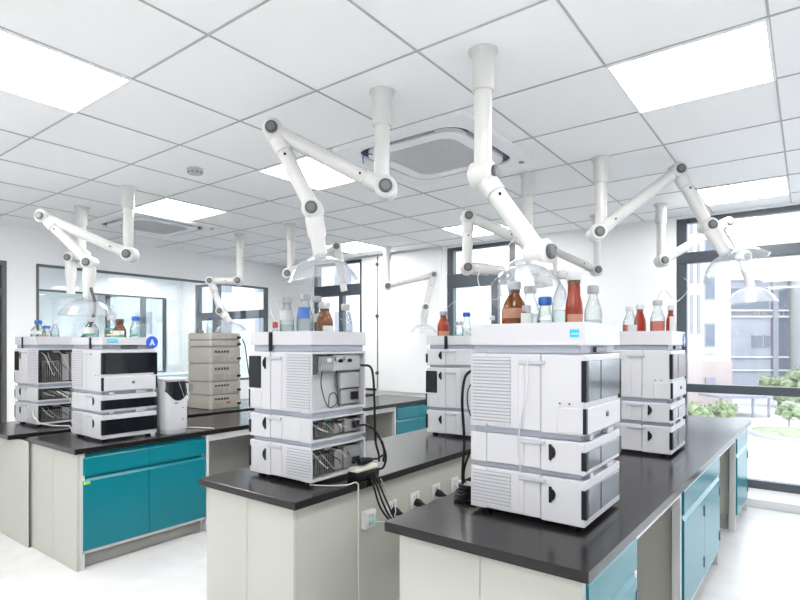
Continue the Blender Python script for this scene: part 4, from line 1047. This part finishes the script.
# long pale building seen as brightness through the other windows
t, L = outside('neighbour_building', 'pale neighbouring building behind the narrow middle window', 'building', 60, 0)
facade(t, 'wall', -40, 8, 0, 22, 0, 10, M['facw'])
for k in range(10):
    for r in range(4): facade(t, 'window', -38+k*4.4, -36.2+k*4.4, 2.5+r*4.6, 4.9+r*4.6, -0.1, 0.0, M['facl'])
t.location = (L.x, L.y, GZ); t.rotation_euler = (0, 0, HD)
# entrance canopy
t, L = outside('entrance_canopy', 'flat grey entrance canopy in front of the grey office block', 'canopy', 46, 28.0)
facade(t, 'roof', -2.2, 2.2, 1.55, 1.75, -2.0, 1.0, M['facl'])
for xa in (-2.0, 0.6, 1.9): facade(t, 'post', xa, xa+0.15, 0, 1.55, -1.9, -1.75, M['facl'])
t.location = (L.x, L.y, GZ); t.rotation_euler = (0, 0, HD)

def tree(label, u, dep, zc, rx, rz, th, seed, n=16):
    r = (u-400)/543.7*dep
    P = FW*dep + Vector((0.6004, -0.7997, 0))*r
    t = thing('tree', label, 'tree', (P.x, P.y, GZ), 'trees outside the window')
    rr = random.Random(seed)
    b = NB(); cyl(b, (P.x, P.y, GZ), (P.x, P.y, zc), th, th*0.5, seg=8)
    for k in range(4):
        a = rr.uniform(0, 6.28); cyl(b, (P.x, P.y, zc-rz*0.5), (P.x+rx*0.6*math.cos(a), P.y+rx*0.6*math.sin(a), zc+rz*0.3), th*0.5, th*0.15, seg=6)
    obj('trunk', b, M['bark'], t)
    b = NB()
    for k in range(n):
        a = rr.uniform(0, 6.28); q = rr.uniform(0.0, 0.8); c = Vector((P.x+rx*q*math.cos(a), P.y+rx*q*math.sin(a), zc+rz*rr.uniform(-0.6, 0.7)))
        s = rr.uniform(0.25, 0.45)*rx
        tb_ = bmesh.new(); bmesh.ops.create_icosphere(tb_, subdivisions=2, radius=s*0.8, matrix=Matrix.Translation(c))
        for v in tb_.verts: v.co += (v.co-c)*rr.uniform(-0.25, 0.3)
        merge(b, tb_)
        for m_ in range(110):
            d = Vector((rr.gauss(0, 1), rr.gauss(0, 1), rr.gauss(0, 1))).normalized(); pc_ = c+d*s*rr.uniform(0.75, 1.25); e1 = Vector((rr.gauss(0, 1), rr.gauss(0, 1), rr.gauss(0, 1))).normalized()*s*0.15; e2 = d.cross(e1).normalized()*s*0.11
            b.faces.new([b.verts.new(pc_+e1), b.verts.new(pc_+e2), b.verts.new(pc_-e1), b.verts.new(pc_-e2)])
    obj('foliage', b, M['leaf'], t)
tree('low green tree below the left part of the big window rail', 694, 40, -3.55, 1.2, 0.75, 0.10, 1)
tree('green shrub tree beside the entrance canopy', 722, 41, -3.6, 1.0, 0.7, 0.10, 2)
tree('green tree in front of the grey block at the right', 779, 52, -2.6, 1.7, 1.5, 0.14, 3)
tree('big green tree cut off at the right edge of the window view', 803, 46, -2.3, 1.8, 1.7, 0.14, 4)
tree('young thin tree growing beside the round planter', 789, 38.5, -3.2, 0.9, 0.6, 0.05, 5, 8)
P = FW*35 + Vector((0.6004, -0.7997, 0))*25.9
pl = thing('round_planter', 'round kerbed planter bed outside the right end of the window', 'planter', (P.x, P.y, GZ))
b = NB(); lathe(b, [(3.0, 0.001), (3.0, 0.25), (2.75, 0.25), (2.75, 0.001)], (P.x, P.y, GZ), (0, 0, 1), 40, closed=False); obj('kerb', b, M['kerb'], pl)
b = NB(); lathe(b, [(2.74, 0.002), (2.72, 0.2), (1.5, 0.38), (0, 0.45)], (P.x, P.y, GZ), (0, 0, 1), 32); obj('planting', b, M['leaf'], pl)
